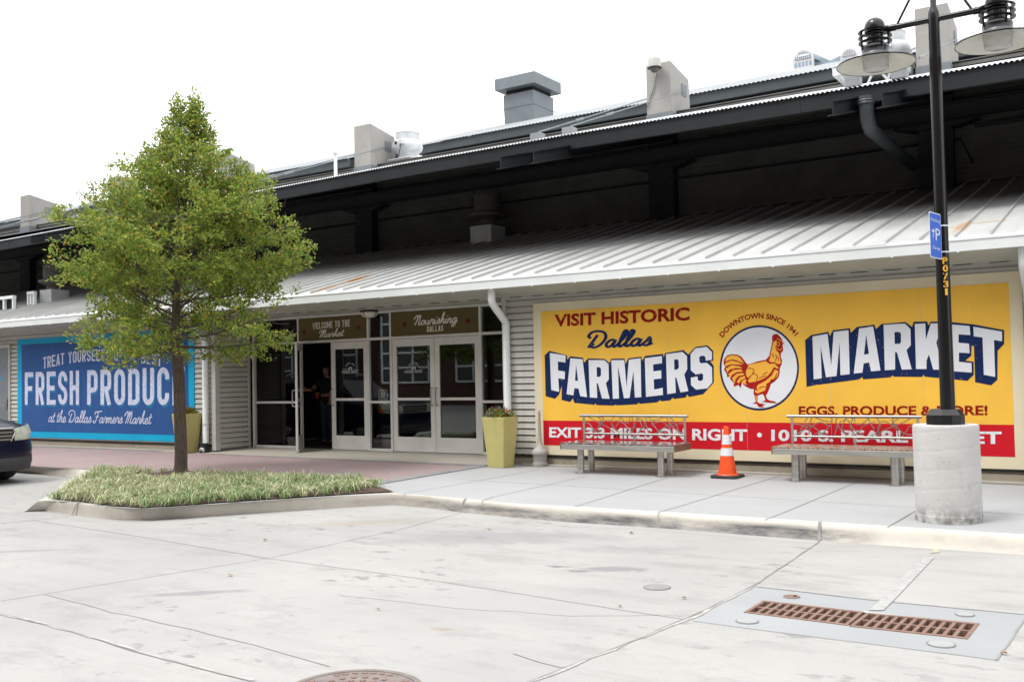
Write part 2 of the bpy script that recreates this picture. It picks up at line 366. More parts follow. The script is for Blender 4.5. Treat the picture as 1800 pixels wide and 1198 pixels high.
def gothic(ch, w, t):
    """condensed block capitals: (strokes, closed?)"""
    L, R, B, T, Md = t/2, w-t/2, t/2, 1-t/2, .5; r = (R-L)/2; c = w/2; ry = min(.24, r*1.25)
    bowl = lambda y0, y1: [(L, y1)]+arc(R-r*.9, y1-ry*.6, r*.9, ry*.6, 90, 0, 4)+arc(R-r*.9, y0+ry*.6, r*.9, ry*.6, 0, -90, 4)+[(L, y0)]
    V = lambda x: [(x, 0), (x, 1)]
    O = arc(c, T-ry, r, ry, 0, 180)+arc(c, B+ry, r, ry, 180, 360)
    C = [(R, .68)]+arc(c, T-ry, r, ry, 0, 180)+arc(c, B+ry, r, ry, 180, 360)+[(R, .32)]
    S = [(R, .70)]+arc(c, T-ry, r, ry, 0, 180)+[(L, .66), (L+.04, .57), (R-.04, .43), (R, .34)]+arc(c, B+ry, r, ry, 0, -180)+[(L, .30)]
    return {
        'A': [([(L*.8, 0), (c, 1.0)], 0), ([(w-L*.8, 0), (c, 1.0)], 0), ([(L+.06, .26), (R-.06, .26)], 0)],
        'B': [(V(L), 0), (bowl(B, Md), 0), (bowl(Md, T), 0)], 'C': [(C, 0)], 'D': [(V(L), 0), (bowl(B, T), 0)],
        'E': [(V(L), 0), ([(L, T), (w, T)], 0), ([(L, Md), (w*.88, Md)], 0), ([(L, B), (w, B)], 0)],
        'F': [(V(L), 0), ([(L, T), (w, T)], 0), ([(L, Md), (w*.88, Md)], 0)],
        'H': [(V(L), 0), (V(R), 0), ([(L, Md), (R, Md)], 0)], 'I': [(V(c), 0)],
        'K': [(V(L), 0), ([(R, 1), (L+.02, .42)], 0), ([(c*.9, .58), (R, 0)], 0)],
        'L': [(V(L), 0), ([(L, B), (w, B)], 0)], 'M': [(V(L), 0), (V(R), 0), ([(L, 1), (c, .25), (R, 1)], 0)],
        'N': [(V(L), 0), (V(R), 0), ([(L, 1), (R, 0)], 0)], 'O': [(O, 1)], 'P': [(V(L), 0), (bowl(.42, T), 0)],
        'R': [(V(L), 0), (bowl(.45, T), 0), ([(c, .45), (R, 0)], 0)], 'S': [(S, 0)],
        'T': [(V(c), 0), ([(0, T), (w, T)], 0)], 'U': [([(L, 1)]+arc(c, B+ry, r, ry, 180, 360)+[(R, 1)], 0)],
        'W': [([(L, 1), (c*.55, 0), (c, .8), (w-c*.55, 0), (R, 1)], 0)], 'Y': [([(c, 0), (c, .45)], 0), ([(L, 1), (c, .45), (R, 1)], 0)],
        'V': [([(L, 1), (c, 0), (R, 1)], 0)], ' ': []}.get(ch, [])
def gothic_text(s, w=.42, t=.15, gap=.10, space=.24):
    polys = []; x = 0
    for ch in s:
        cw = {'I': t*1.1, 'M': w*1.3, 'W': w*1.4, ' ': space}.get(ch, w)
        for path, closed in gothic(ch, cw, t):
            polys.append([[(q[0]+x, q[1]) for q in quad] for quad in stroke2d(path, t, bool(closed))])
        x += cw+gap
    W = x-gap
    return [[[(p[0]/W, p[1]) for p in q] for q in st] for st in polys]
SCR = {
 'a': (.48, [[(.36, .36), (.22, .45), (.07, .32), (.04, .12), (.14, 0), (.27, .1), (.35, .36)], [(.37, .44), (.33, .12), (.40, 0), (.52, .12)]]),
 'l': (.27, [[(0, .1), (.16, .45), (.25, .85), (.2, 1.0), (.12, .9), (.08, .2), (.15, 0), (.29, .12)]]),
 's': (.36, [[(0, .1), (.13, .3), (.2, .5), (.28, .25), (.22, .02), (.06, .03)], [(.22, .02), (.4, .14)]]),
 'o': (.42, [[(.22, .45), (.07, .34), (.05, .1), (.17, 0), (.3, .1), (.31, .34), (.22, .45), (.32, .36), (.46, .4)]]),
 'u': (.46, [[(.03, .44), (.02, .1), (.12, 0), (.26, .14), (.32, .44)], [(.33, .44), (.3, .1), (.38, 0), (.5, .12)]]),
 'r': (.36, [[(0, .12), (.09, .4), (.1, .52), (.17, .43), (.29, .42), (.26, .15), (.31, 0), (.4, .12)]]),
 'i': (.23, [[(.09, .44), (.05, .1), (.12, 0), (.26, .12)], [(.15, .62), (.17, .68)]]),
 'h': (.44, [[(0, .12), (.17, .6), (.23, .95), (.15, .98), (.05, 0)], [(.07, .15), (.2, .43), (.3, .38), (.28, .1), (.35, 0), (.47, .12)]]),
 'n': (.43, [[(.03, .44), (.03, 0)], [(.04, .2), (.17, .44), (.28, .38), (.26, .1), (.33, 0), (.46, .12)]]),
 'm': (.57, [[(.03, .44), (.03, 0)], [(.04, .2), (.14, .44), (.22, .38), (.21, 0)], [(.22, .2), (.33, .44), (.42, .38), (.40, .1), (.47, 0), (.6, .12)]]),
 'g': (.48, [[(.36, .36), (.22, .45), (.07, .32), (.04, .12), (.14, 0), (.27, .1), (.35, .36)], [(.37, .44), (.32, -.2), (.2, -.36), (.06, -.25), (.2, -.06), (.52, .12)]]),
 'k': (.42, [[(0, .12), (.17, .6), (.23, .95), (.15, .98), (.05, 0)], [(.32, .43), (.1, .2), (.22, .2), (.32, 0), (.45, .12)]]),
 'e': (.36, [[(.03, .18), (.26, .26), (.24, .42), (.13, .45), (.04, .24), (.1, 0), (.24, .02), (.4, .14)]]),
 't': (.27, [[(.15, .82), (.07, .12), (.14, 0), (.3, .12)], [(-.03, .52), (.28, .55)]]),
 'D': (.80, [[(.34, .78), (.22, .35), (.12, 0)], [(.1, .58), (-.02, .72), (.06, .95), (.32, 1.02), (.6, .9), (.72, .55), (.58, .15), (.36, 0), (.22, .1), (.32, .24)]]),
 'M': (.78, [[(-.12, .6), (0, .88), (.16, .96), (.2, .5), (.08, 0)], [(.2, .5), (.36, .98), (.38, .5), (.30, 0)], [(.38, .5), (.56, .98), (.6, .5), (.56, .1), (.64, 0), (.78, .12)]]),
 'N': (.62, [[(-.12, .6), (0, .88), (.16, .96), (.2, .5), (.08, 0)], [(.19, .5), (.36, .95), (.46, .8), (.42, .14), (.5, 0), (.64, .12)]]),
 'F': (.62, [[(.02, .68), (.07, .9), (.27, .93), (.76, 1.0)], [(.38, .93), (.3, .35), (.16, .0), (0, .06), (.04, .2)], [(.14, .48), (.5, .54)]]),
 ' ': (.24, [])}
def script_text(s, t=.09, slant=.22):
    out = []; x = 0
    for ch in s:
        adv, st = SCR[ch]
        for p in st: out.append(stroke2d([(q[0]+x+slant*q[1], q[1]) for q in cat_rom(p, 5)], t))
        x += adv
    xs = [p[0] for st in out for q in st for p in q]; a, b = min(xs), max(xs)
    return [[[((p[0]-a)/(b-a), p[1]) for p in q] for q in st] for st in out]
_fc = {}
def font_text(s, off=0.0, space=1.0):
    cu = bpy.data.curves.new('t', 'FONT'); cu.body = s; cu.size = 1; cu.offset = off; cu.resolution_u = 3; cu.space_character = space
    o = bpy.data.objects.new('t', cu); COL.objects.link(o)
    dg = bpy.context.evaluated_depsgraph_get(); me = bpy.data.meshes.new_from_object(o.evaluated_get(dg))
    V = [(v.co.x, v.co.y) for v in me.vertices]; Fc = [tuple(p.vertices) for p in me.polygons]
    bpy.data.objects.remove(o); bpy.data.curves.remove(cu); bpy.data.meshes.remove(me)
    a = min(v[0] for v in V); b = max(v[0] for v in V); cap = .728
    return [((v[0]-a)/(b-a), v[1]/cap) for v in V], Fc
def quad_map(TL, TR, BR, BL, Y):
    a, b, c, d = (at(*q, Y) for q in (TL, TR, BR, BL))
    return lambda u, v: (a*(1-u)*v+b*u*v+c*u*(1-v)+d*(1-u)*(1-v))
def put_strokes(parent, strokes, fn, mat, name='lettering', dy=(0, -1, 0), step=.00025):
    mb = MB()
    for i, st in enumerate(strokes):
        for k, q in enumerate(st):
            e = np.array(dy)*(6e-5*(k % 6)+4e-4*(i % 7)); mb.add([np.array(fn(*p))+e for p in q], [(0, 1, 2, 3)])
    return obj(name, mb, mat, parent)
def put_font(parent, txt, fn, mat, off=.0, name='lettering', space=1.0):
    V, Fc = font_text(txt, off, space)
    return obj(name, MB().add([fn(*v) for v in V], Fc), mat, parent)
def star_poly(c, r, Y):
    return [c+np.array([cos(pi/2+k*pi/5)*(r if k % 2 == 0 else r*.4), 0, sin(pi/2+k*pi/5)*(r if k % 2 == 0 else r*.4)]) for k in range(10)]

# ------------------------------------------------------------------ ground
inner = [(-420, 787), (-200, 803), (52, 819), (150, 825), (171, 829), (90, 878), (108, 881), (142, 883.4), (175, 888), (212, 892), (251, 894), (313, 891), (360, 887), (450, 881), (544, 875), (620, 870), (688, 866), (740, 869.5), (820, 876), (900, 884), (1000, 889), (1100, 895), (1150, 898), (1300, 907), (1439, 916), (1600, 926), (1800, 938.5)]
I3 = [atz(x, y, 0) for x, y in inner]
o_px = {0: (-420, 794), 1: (-200, 813), 2: (52, 831), 3: (128, 839), 7: (75, 897), 8: (128, 904.5), 9: (172, 910), 10: (218, 914), 11: (262, 913.5), 12: (311, 910), 13: (350, 908.3), 14: (430, 902.5), 15: (505, 898), 16: (600, 892), 17: (690, 887), 18: (755, 892), 19: (810, 900), 20: (900, 908.5), 21: (1000, 917), 22: (1100, 923.5), 23: (1150, 927), 24: (1300, 938.5), 25: (1439, 949.5), 26: (1600, 961), 27: (1800, 974)}
inner.insert(5, (128, 856)); I3.insert(5, atz(128, 856, 0))
O3 = []
for i in range(len(I3)):
    if i in o_px: O3.append(atz(*o_px[i], -.15))
    else: O3.append(None)
O3[4] = np.array([I3[4][0]-.34, I3[4][1]-.40, -.15]); O3[5] = np.array([I3[5][0]-.36, I3[5][1]-.1, -.15]); O3[6] = np.array([I3[6][0]-.32, I3[6][1]-.2, -.15])
d = (I3[-1]-I3[-2]); d /= np.linalg.norm(d)
for L in (I3, O3): L.append(L[-1]+d*30)
PROF = [(0, 0), (.24, 0), (.38, -.006), (.49, -.022), (.60, -.05), (.73, -.09), (.87, -.13), (1, -.15)]
def subdiv(L):
    out = []
    for a, b in zip(L[:-1], L[1:]):
        n = max(1, min(20, int(np.linalg.norm(b-a)/.35))); out += [a+(b-a)*k/n for k in range(n)]
    return out+[L[-1]]
def subdiv2(A, B):
    oa, ob = [], []
    for i in range(len(A)-1):
        n = max(1, min(24, int(np.linalg.norm(A[i+1]-A[i])/.3)))
        for k in range(n): oa.append(A[i]+(A[i+1]-A[i])*k/n); ob.append(B[i]+(B[i+1]-B[i])*k/n)
    return oa+[A[-1]], ob+[B[-1]]
Ia, Ob = subdiv2(I3, O3)
rows = []
for a, b in zip(Ia, Ob):
    j = random.uniform(-.006, .006)
    rows.append([(a[0]+(b[0]-a[0])*t+j*t, a[1]+(b[1]-a[1])*t+j*t, z) for t, z in PROF])
kb = MB().grid(rows)
kerb = struct('kerb', kb, 'kerb_concrete', smooth=True, angle=60)
# dark tyre scuffing belongs to the kerb concrete itself: a streaky second layer
mk = MATS['kerb_concrete']; nt = mk.node_tree; b = nt.nodes['Principled BSDF']; src = b.inputs['Base Color'].links[0].from_socket
f = noise_fac(nt, .8, 8, .75, stretch=(1, 1, 5), lo=.30, hi=.68)
geo = N(nt, 'ShaderNodeNewGeometry'); sx = N(nt, 'ShaderNodeSeparateXYZ'); nt.links.new(geo.outputs['Position'], sx.inputs[0])
r1 = N(nt, 'ShaderNodeMapRange'); r1.inputs[1].default_value = -9.0; r1.inputs[2].default_value = -7.5; nt.links.new(sx.outputs[0], r1.inputs[0])
r2 = N(nt, 'ShaderNodeMapRange'); r2.inputs[1].default_value = -2.2; r2.inputs[2].default_value = -2.6; nt.links.new(sx.outputs[0], r2.inputs[0])
r3 = N(nt, 'ShaderNodeMapRange'); r3.inputs[1].default_value = -.02; r3.inputs[2].default_value = -.07; nt.links.new(sx.outputs[2], r3.inputs[0])
mm1 = N(nt, 'ShaderNodeMath', operation='MULTIPLY'); nt.links.new(r1.outputs[0], mm1.inputs[0]); nt.links.new(r2.outputs[0], mm1.inputs[1])
ad = N(nt, 'ShaderNodeMath', operation='MULTIPLY_ADD'); nt.links.new(mm1.outputs[0], ad.inputs[0]); ad.inputs[1].default_value = 1.1; ad.inputs[2].default_value = .12
mm2 = N(nt, 'ShaderNodeMath', operation='MULTIPLY'); nt.links.new(ad.outputs[0], mm2.inputs[0]); nt.links.new(r3.outputs[0], mm2.inputs[1])
mm3 = N(nt, 'ShaderNodeMath', operation='MULTIPLY'); nt.links.new(mm2.outputs[0], mm3.inputs[0]); nt.links.new(f, mm3.inputs[1])
nt.links.new(mix(nt, mm3.outputs[0], src, (.085, .085, .088)), b.inputs['Base Color'])

# road: one sheet with an opening for the storm drain
G1 = [P2(1341.4, 1055), P2(1518, 1075), P2(1489.5, 1099), P2(1307, 1076)]
G2 = [P2(1523.8, 1076.3), P2(1722.4, 1095.5), P2(1700.8, 1123), P2(1492.4, 1100.5)]
hole = [G1[0], G2[1], G2[2], G1[3]]
AP = [P2(1323, 1030), P2(1812, 1081), P2(1752, 1160), P2(1218, 1091)]
def holed(mb, outer, hole, z):
    """a flat sheet around a four-cornered opening"""
    mb.tess([outer, hole[::-1]], lambda p: (p[0], p[1], z))
BIG = [(-300, -300), (300, -300), (300, 300), (-300, 300)]
rb = MB(); holed(rb, BIG, AP, -.15)
struct('road', rb, 'road_concrete')
ab = MB(); holed(ab, AP, hole, -.15)
struct('drain_apron', ab, 'apron_concrete')
simple('pit_dark', (.05, .03, .02), .9, col2=(.02, .012, .01), scale=4)
pb = MB(); n = 4; zz = -.75
vsb = [(x, y, -.155) for x, y in hole]+[(x, y, zz) for x, y in hole]
pb.add(vsb, [(4, 5, 6, 7)]+[(i, (i+1) % 4, (i+1) % 4+4, i+4) for i in range(4)])
struct('drain_pit', pb, 'pit_dark')
# pavement
ix = [(p[0], p[1]) for p in I3]
pv = MB(); rows = []
for p in subdiv(I3):
    ys = [p[1]+(1.2-p[1])*k/6 for k in range(7)]
    rows.append([(p[0], y, gz(y) if p[1] > -3.3-0 else gz(y)) for y in ys])
pv = MB()
poly = ix+[(ix[-1][0], -3.3), (-32, -3.3)]
front = [q for q in ix]
# two sheets meeting at the change of slope (Y = -3.3): the flat front strip and the gently rising rear
YB = -3.3
fr_poly = [q for q in ix if q[1] < YB]
k0 = next(i for i in range(len(ix)) if ix[i][1] < YB)
a, b_ = ix[k0-1], ix[k0]; tt = (YB-a[1])/(b_[1]-a[1]); cross = (a[0]+(b_[0]-a[0])*tt, YB)
pv.tess([[cross]+ix[k0:]+[(ix[-1][0], YB)]], lambda p: (p[0], p[1], 0))
pv.tess([ix[:k0]+[cross]+[(ix[-1][0], YB), (ix[-1][0], 1.0), (ix[0][0], 1.0)]], lambda p: (p[0], p[1], gz(p[1])))
struct('pavement', pv, 'pavement_concrete')

# brick walk in front of the doors: herringbone of muted red and grey pavers with a grey border course
m, nt, b = nmat('brick_pavers'); b.inputs['Roughness'].default_value = .85
tc = N(nt, 'ShaderNodeTexCoord'); mp = N(nt, 'ShaderNodeMapping'); mp.inputs['Rotation'].default_value = (0, 0, radians(45)); nt.links.new(tc.outputs['Object'], mp.inputs[0])
bt = N(nt, 'ShaderNodeTexBrick'); bt.inputs['Scale'].default_value = 5; bt.inputs['Color1'].default_value = (.285, .135, .12, 1); bt.inputs['Color2'].default_value = (.205, .20, .205, 1)
bt.inputs['Mortar'].default_value = (.17, .155, .15, 1); bt.inputs['Mortar Size'].default_value = .012; nt.links.new(mp.outputs[0], bt.inputs['Vector'])
f = noise_fac(nt, .9, 6, .6, lo=.3, hi=.7)
nt.links.new(mix(nt, f, bt.outputs[0], mix(nt, .35, bt.outputs[0], (.31, .265, .26))), b.inputs['Base Color']); bump(nt, b, bt.outputs['Fac'], .3, -.004)
simple('paver_border', (.24, .235, .235), .85, col2=(.17, .165, .165), scale=6)
br = [(-420, 765), (-100, 777), (30, 783), (200, 789), (325, 794.5), (450, 800), (560, 805.3), (700, 811), (850, 818.2), (750, 834.5), (650, 851.5), (560, 858), (450, 858), (300, 850), (176, 829.5), (150, 824.5), (52, 818.4), (-200, 802.4), (-420, 786.5)]
B3 = [atg(*q) for q in br]
struct('brick_walk', MB().tess([[(p[0], p[1]) for p in B3]], lambda p: (p[0], p[1], gz(p[1])+.004)), 'brick_pavers')
def ribbon(pts, w0, z=None, dz=.006):
    mb = MB(); L = [np.array(p[:2]) for p in pts]; rows = []
    for i, p in enumerate(L):
        t = L[min(i+1, len(L)-1)]-L[max(i-1, 0)]; t = t/np.linalg.norm(t); nn = np.array([-t[1], t[0]])
        q = [p+nn*w0/2, p-nn*w0/2]
        rows.append([(x[0], x[1], (gz(x[1]) if z is None else z)+dz) for x in q])
    return mb.grid(rows)
struct('brick_border', ribbon([atg(*q) for q in br[:9]]+[], .22, None, .008), 'paver_border')
struct('brick_border', ribbon([atg(*q) for q in br[8:11]], .24, None, .009), 'paver_border')
# joints and cracks
def jag(pts, amp=.012, step=.18):
    out = []
    for a, b in zip(pts[:-1], pts[1:]):
        a = np.array(a); b = np.array(b); n = max(2, int(np.linalg.norm(b-a)/step))
        for k in range(n): out.append(a+(b-a)*k/n+np.array([random.gauss(0, amp), random.gauss(0, amp)]))
    return out+[np.array(pts[-1])]
def joint(px, wdt, mat, amp=.006, z=-.15, name='road_joint', dz=.004):
    struct(name, ribbon(jag([P2(x, y, z) for x, y in px], amp), wdt, z, dz), mat)
joint([(1441, 951), (1323, 1030), (1204, 1088), (1080, 1139), (925, 1199), (850, 1230)], .016, 'joint_dark', .004)
joint([(1320, 1033), (1201, 1090), (1078, 1141), (923, 1200.5)], .03, 'joint_crumble', .012, dz=.0035)
joint([(1323, 1030), (1533, 1054.5), (1800, 1079.5), (1900, 1089)], .013, 'joint_dark', .004)
joint([(1218, 1091), (1400, 1115), (1752, 1160)], .008, 'joint_faint', .004)
joint([(1812, 1081), (1752, 1160)], .014, 'joint_faint', .008)
joint([(58, 914), (272, 947), (470, 981), (600, 998), (750, 1018), (900, 1041), (1100, 1073), (1204, 1088)], .008, 'joint_faint', .002)
joint([(-60, 1066), (0, 1056), (235, 1018), (470, 981), (700, 931), (810, 901)], .008, 'joint_dark', .002)
joint([(-60, 1058), (0, 1079), (136, 1112), (233, 1144), (340, 1171), (447, 1197), (560, 1225)], .012, 'joint_dark', .004)
joint([(-60, 1057), (0, 1077), (136, 1110), (233, 1142), (340, 1169), (447, 1195)], .024, 'joint_crumble', .012, dz=.0035)
joint([(78, 1044), (200, 1075), (340, 1107), (486, 1143), (580, 1171)], .007, 'joint_faint', .008)
joint([(0, 920), (60, 914), (122, 907)], .014, 'joint_dark', .003)
joint([(900, 1148), (1000, 1176)], .008, 'joint_faint', .008)
joint([(600, 1047), (800, 1068), (1000, 1082), (1200, 1082)], .006, 'joint_faint', .01)
for ln in ([(1150, 902.5), (1168, 897), (1366, 837.4), (1395, 829)], [(1345, 912.5), (1356, 909), (1427, 880), (1515, 843.5), (1540, 834)], [(1560, 926), (1609, 897.5), (1690, 848)], [(845, 881), (867, 873), (1033, 836)], [(705, 869), (723, 865), (860, 841), (947, 825)], [(1010, 890), (1100, 862), (1190, 834)]):
    P = [atg(*q) for q in ln]; struct('pavement_joint', ribbon(P, .011, None, .004), 'joint_faint')
struct('pavement_joint', ribbon([atg(*q) for q in [(800, 842), (957, 851), (1200, 866), (1560, 889), (1800, 904)]], .009, None, .0035), 'joint_faint')
struct('pavement_joint', ribbon([atg(*q) for q in [(920, 817), (1100, 824), (1400, 836), (1700, 848), (1800, 852)]], .03, None, .004), 'joint_dark')
# kerb joints: short dark clefts across the kerb
for q0, q1 in (((142, 883), (126, 906)), ((820, 876.5), (811, 900)), ((1442, 916.5), (1440, 950))):
    a = atz(*q0, 0); c = atz(*q1, -.15); mb = MB(); dirr = np.array([-(c-a)[1], (c-a)[0], 0]); dirr /= np.linalg.norm(dirr)
    pts = [(a[0]+(c[0]-a[0])*t, a[1]+(c[1]-a[1])*t, z+.005) for t, z in PROF]
    rows = [[np.array(p)+dirr*.014, np.array(p)-dirr*.014] for p in pts]
    struct('kerb_joint', mb.grid(rows), 'joint_dark')
# painted parking stripe
st = [(1623, 979), (1643, 979), (1571, 1055.5), (1553, 1073), (1527, 1073), (1546, 1055.5)]
pp = [P2(*q) for q in st]
struct('road_marking', MB().tess([pp], lambda p: (p[0], p[1], -.1445)), 'road_paint')
simple('paint_yellow', (.40, .36, .20), .8, col2=(.34, .32, .28), scale=20)
struct('road_marking', MB().tess([[P2(*q) for q in [(1636, 972), (1652, 971), (1648, 964), (1640, 966)]]], lambda p: (p[0], p[1], -.1445)), 'paint_yellow')

# planting bed
bed_px = [(176, 830), (130, 857), (96, 877.5), (142, 882), (175, 886.5), (212, 890.5), (251, 892.5), (313, 889.5), (360, 885.5), (450, 879.5), (544, 873.5), (620, 868.5), (692, 865), (640, 851), (560, 858), (450, 858), (300, 850)]
bed_px = [(176, 830), (130, 857), (96, 877.5), (142, 882), (175, 886.5), (212, 890.5), (251, 892.5), (313, 889.5), (360, 885.5), (450, 879.5), (544, 873.5), (620, 868.5), (692, 864.8), (650, 852.5), (520, 845), (380, 838), (270, 833)]
BED = [atz(*q, 0) for q in bed_px]
simple('mulch', (.045, .025, .016), .95, col2=(.10, .06, .04), scale=28, bmp=.8, lo=.4, hi=.6)
bb = MB().tess([[(p[0], p[1]) for p in BED]], lambda p: (p[0], p[1], gz(p[1])+.016))
struct('planting_bed', bb, 'mulch')
# ------------------------------------------------------------------ the market building
bld = thing('market_building', (-9, 0, 0), 'long market hall with pale metal lean-to canopy, dark clerestory roof and glazed entrance doors', 'building')
XL, XR = -46.0, 26.0; EL, ER = -16.16, -9.02           # wall ends; entrance recess
YG = .9                                              # glazing line
def laps(mb, x0, x1, z0, z1, y, pitch=.1045, depth=.02):
    z = z0
    while z < z1-1e-6:
        t = min(z+pitch, z1)
        g = .026; c = y+.03                          # a shadow gap under every board
        mb.add([(x0, y-depth, z+g), (x1, y-depth, z+g), (x1, y-depth*.7, z+g+.02), (x0, y-depth*.7, z+g+.02), (x1, y-.004, t), (x0, y-.004, t), (x0, c, z+g), (x1, c, z+g), (x0, c, z), (x1, c, z), (x1, c, t), (x0, c, t)],
               [(0, 1, 2, 3), (3, 2, 4, 5), (6, 7, 1, 0), (8, 9, 7, 6), (5, 4, 10, 11)])
        z = t
mb = MB(); laps(mb, XL, EL-.09, .20, 2.86, 0); laps(mb, ER+.02, XR, .20, 2.86, 0)
obj('siding', mb, 'siding_beige', bld)
mb = MB()                                            # left return wall of the recess, facing right
z = .11
while z < 2.75:
    t = min(z+.1045, 2.8); x = EL
    g = .026; c = x-.03; a_, b_ = .09, YG-.06
    mb.add([(x+.02, a_, z+g), (x+.02, b_, z+g), (x+.014, b_, z+g+.02), (x+.014, a_, z+g+.02), (x+.004, b_, t), (x+.004, a_, t), (c, a_, z+g), (c, b_, z+g), (c, a_, z), (c, b_, z), (c, b_, t), (c, a_, t)], [(0, 1, 2, 3), (3, 2, 4, 5), (6, 7, 1, 0), (8, 9, 7, 6), (5, 4, 10, 11)]); z = t
obj('return_siding', mb, 'siding_beige', bld)
obj('return_siding', MB().box(ER-.0, ER+.02, .0, YG, .11, 2.8), 'siding_beige', bld)
mb = MB().box(EL-.09, EL+.03, -.035, .09, .09, 2.82).box(EL-.01, EL+.03, YG-.06, YG-.0, .10, 2.79)
obj('corner_trim', mb, 'trim_grey', bld, bevel=.004)
obj('corner_trim', MB().box(ER-.03, ER+.05, -.03, .03, .10, 2.82), 'trim_grey', bld, bevel=.004)
mb = MB()
for a, b in ((XL, EL-.09), (ER+.02, XR)):
    mb.box(a, b, -.012, .2, .02, .165).box(a, b, .005, .2, .165, .205)
obj('foundation', mb, 'base_concrete', bld, bevel=.006)
mb = MB()
for a, b in ((XL, EL-.4), (ER+.35, XR)): mb.box(a, b, -.13, -.0125, .02, .078)
obj('footing_ledge', mb, 'sill_concrete', bld, bevel=.01)
obj('sill_flashing', MB().box(ER+.02, XR, -.03, .01, .19, .20).box(XL, EL-.09, -.03, .01, .19, .20), 'fascia_dark', bld)
# entry slab, ramping up to the doors
xs0, xs1 = -17.6, ER+.25
mb = MB().hexa([(xs0, -.28, .0), (xs1, -.28, .0), (xs1, 1.0, .0), (xs0, 1.0, .0)], [(xs0, -.28, .055), (xs1, -.28, .055), (xs1, 1.0, .10), (xs0, 1.0, .10)])
struct('entry_slab', mb, 'sill_concrete')
# storefront
Mx = dict(L=-16.0, hinge=-14.69, b=-12.80, c=-12.23, d=-10.14)
fr = MB()
def vert(x, w=.05, z0=.10, z1=2.79, d=.11): fr.box(x-w/2, x+w/2, YG-.02, YG+d-.02, z0, z1)
for x in (Mx['L']-.03, Mx['hinge'], Mx['b'], Mx['c'], Mx['d'], ER-.06): vert(x)
segs = [(Mx['L'], Mx['hinge']), (Mx['hinge'], Mx['b']), (Mx['b'], Mx['c']), (Mx['c'], Mx['d']), (Mx['d'], ER-.06)]
for i, (a, b) in enumerate(segs):
    a += .025; b -= .025
    fr.box(a, b, YG-.018, YG+.088, 2.745, 2.79); fr.box(a, b, YG-.018, YG+.088, 2.235, 2.285)
    if i in (0, 2, 4):
        fr.box(a, b, YG-.018, YG+.088, .10, .15); fr.box(a, b, YG-.018, YG+.088, 1.02, 1.065)
obj('storefront_frame', fr, 'aluminium', bld, bevel=.003)
for i, (a, b) in enumerate(segs):
    a += .025; b -= .025
    if i in (0, 2, 4):
        for z0, z1 in ((.15, 1.02), (1.065, 2.235), (2.285, 2.745)):
            obj('window_pane', MB().box(a, b, YG+.03, YG+.036, z0, z1), 'glass', bld)
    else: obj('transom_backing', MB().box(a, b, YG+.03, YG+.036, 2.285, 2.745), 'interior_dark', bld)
def door_leaf(x0, x1, handle_side, pose=None):
    """a glazed door: stile-and-rail frame with pane, mid rail and pull handle as its own pieces"""
    W = x1-x0; z0, z1 = .115, 2.228
    mb = MB(); st = .105
    mb.box(0, st, -.022, .022, z0, z1).box(W-st, W, -.022, .022, z0, z1)
    mb.box(st, W-st, -.0215, .0215, z1-.14, z1).box(st, W-st, -.0215, .0215, z0, z0+.27).box(st, W-st, -.019, .019, 1.07, 1.12)
    gp = MB().box(st, W-st, -.004, .004, z0+.27, 1.07).box(st, W-st, -.004, .004, 1.12, z1-.14)
    hx = st/2 if handle_side < 0 else W-st/2
    hd = MB()
    for sgn in (-1, 1):
        hd.tube([(hx, sgn*.02, .98), (hx, sgn*.075, .985), (hx, sgn*.085, 1.0), (hx, sgn*.085, 1.28), (hx, sgn*.075, 1.295), (hx, sgn*.02, 1.30)], .011, 8)
    def tr(b):
        if pose is None: b.v = [(v[0]+x0, v[1]+YG+.02, v[2]) for v in b.v]
        else:
            th = pose; b.v = [(x0+v[0]*cos(th)+v[1]*sin(th), YG+.02-v[0]*sin(th)+v[1]*cos(th), v[2]) for v in b.v]
        return b
    d = obj('door', tr(mb), 'door_aluminium', bld, bevel=.003)
    obj('door_pane', tr(gp), 'glass', d); obj('door_handle', tr(hd), 'steel_bright', d, smooth=True)
    return d
mid1 = -13.80; mid2 = (Mx['c']+Mx['d'])/2
d_open = door_leaf(Mx['hinge']+.03, mid1, +1, radians(50.5)); d_open['label'] = 'glazed door leaf standing open'
d2 = door_leaf(mid1+.004, Mx['b']-.028, -1); d3 = door_leaf(Mx['c']+.028, mid2-.004, +1); d4 = door_leaf(mid2+.004, Mx['d']-.028, -1)
obj('threshold', MB().box(Mx['hinge'], Mx['b'], YG-.04, YG+.1, .09, .112).box(Mx['c'], Mx['d'], YG-.04, YG+.1, .09, .112), 'steel_brushed', bld)
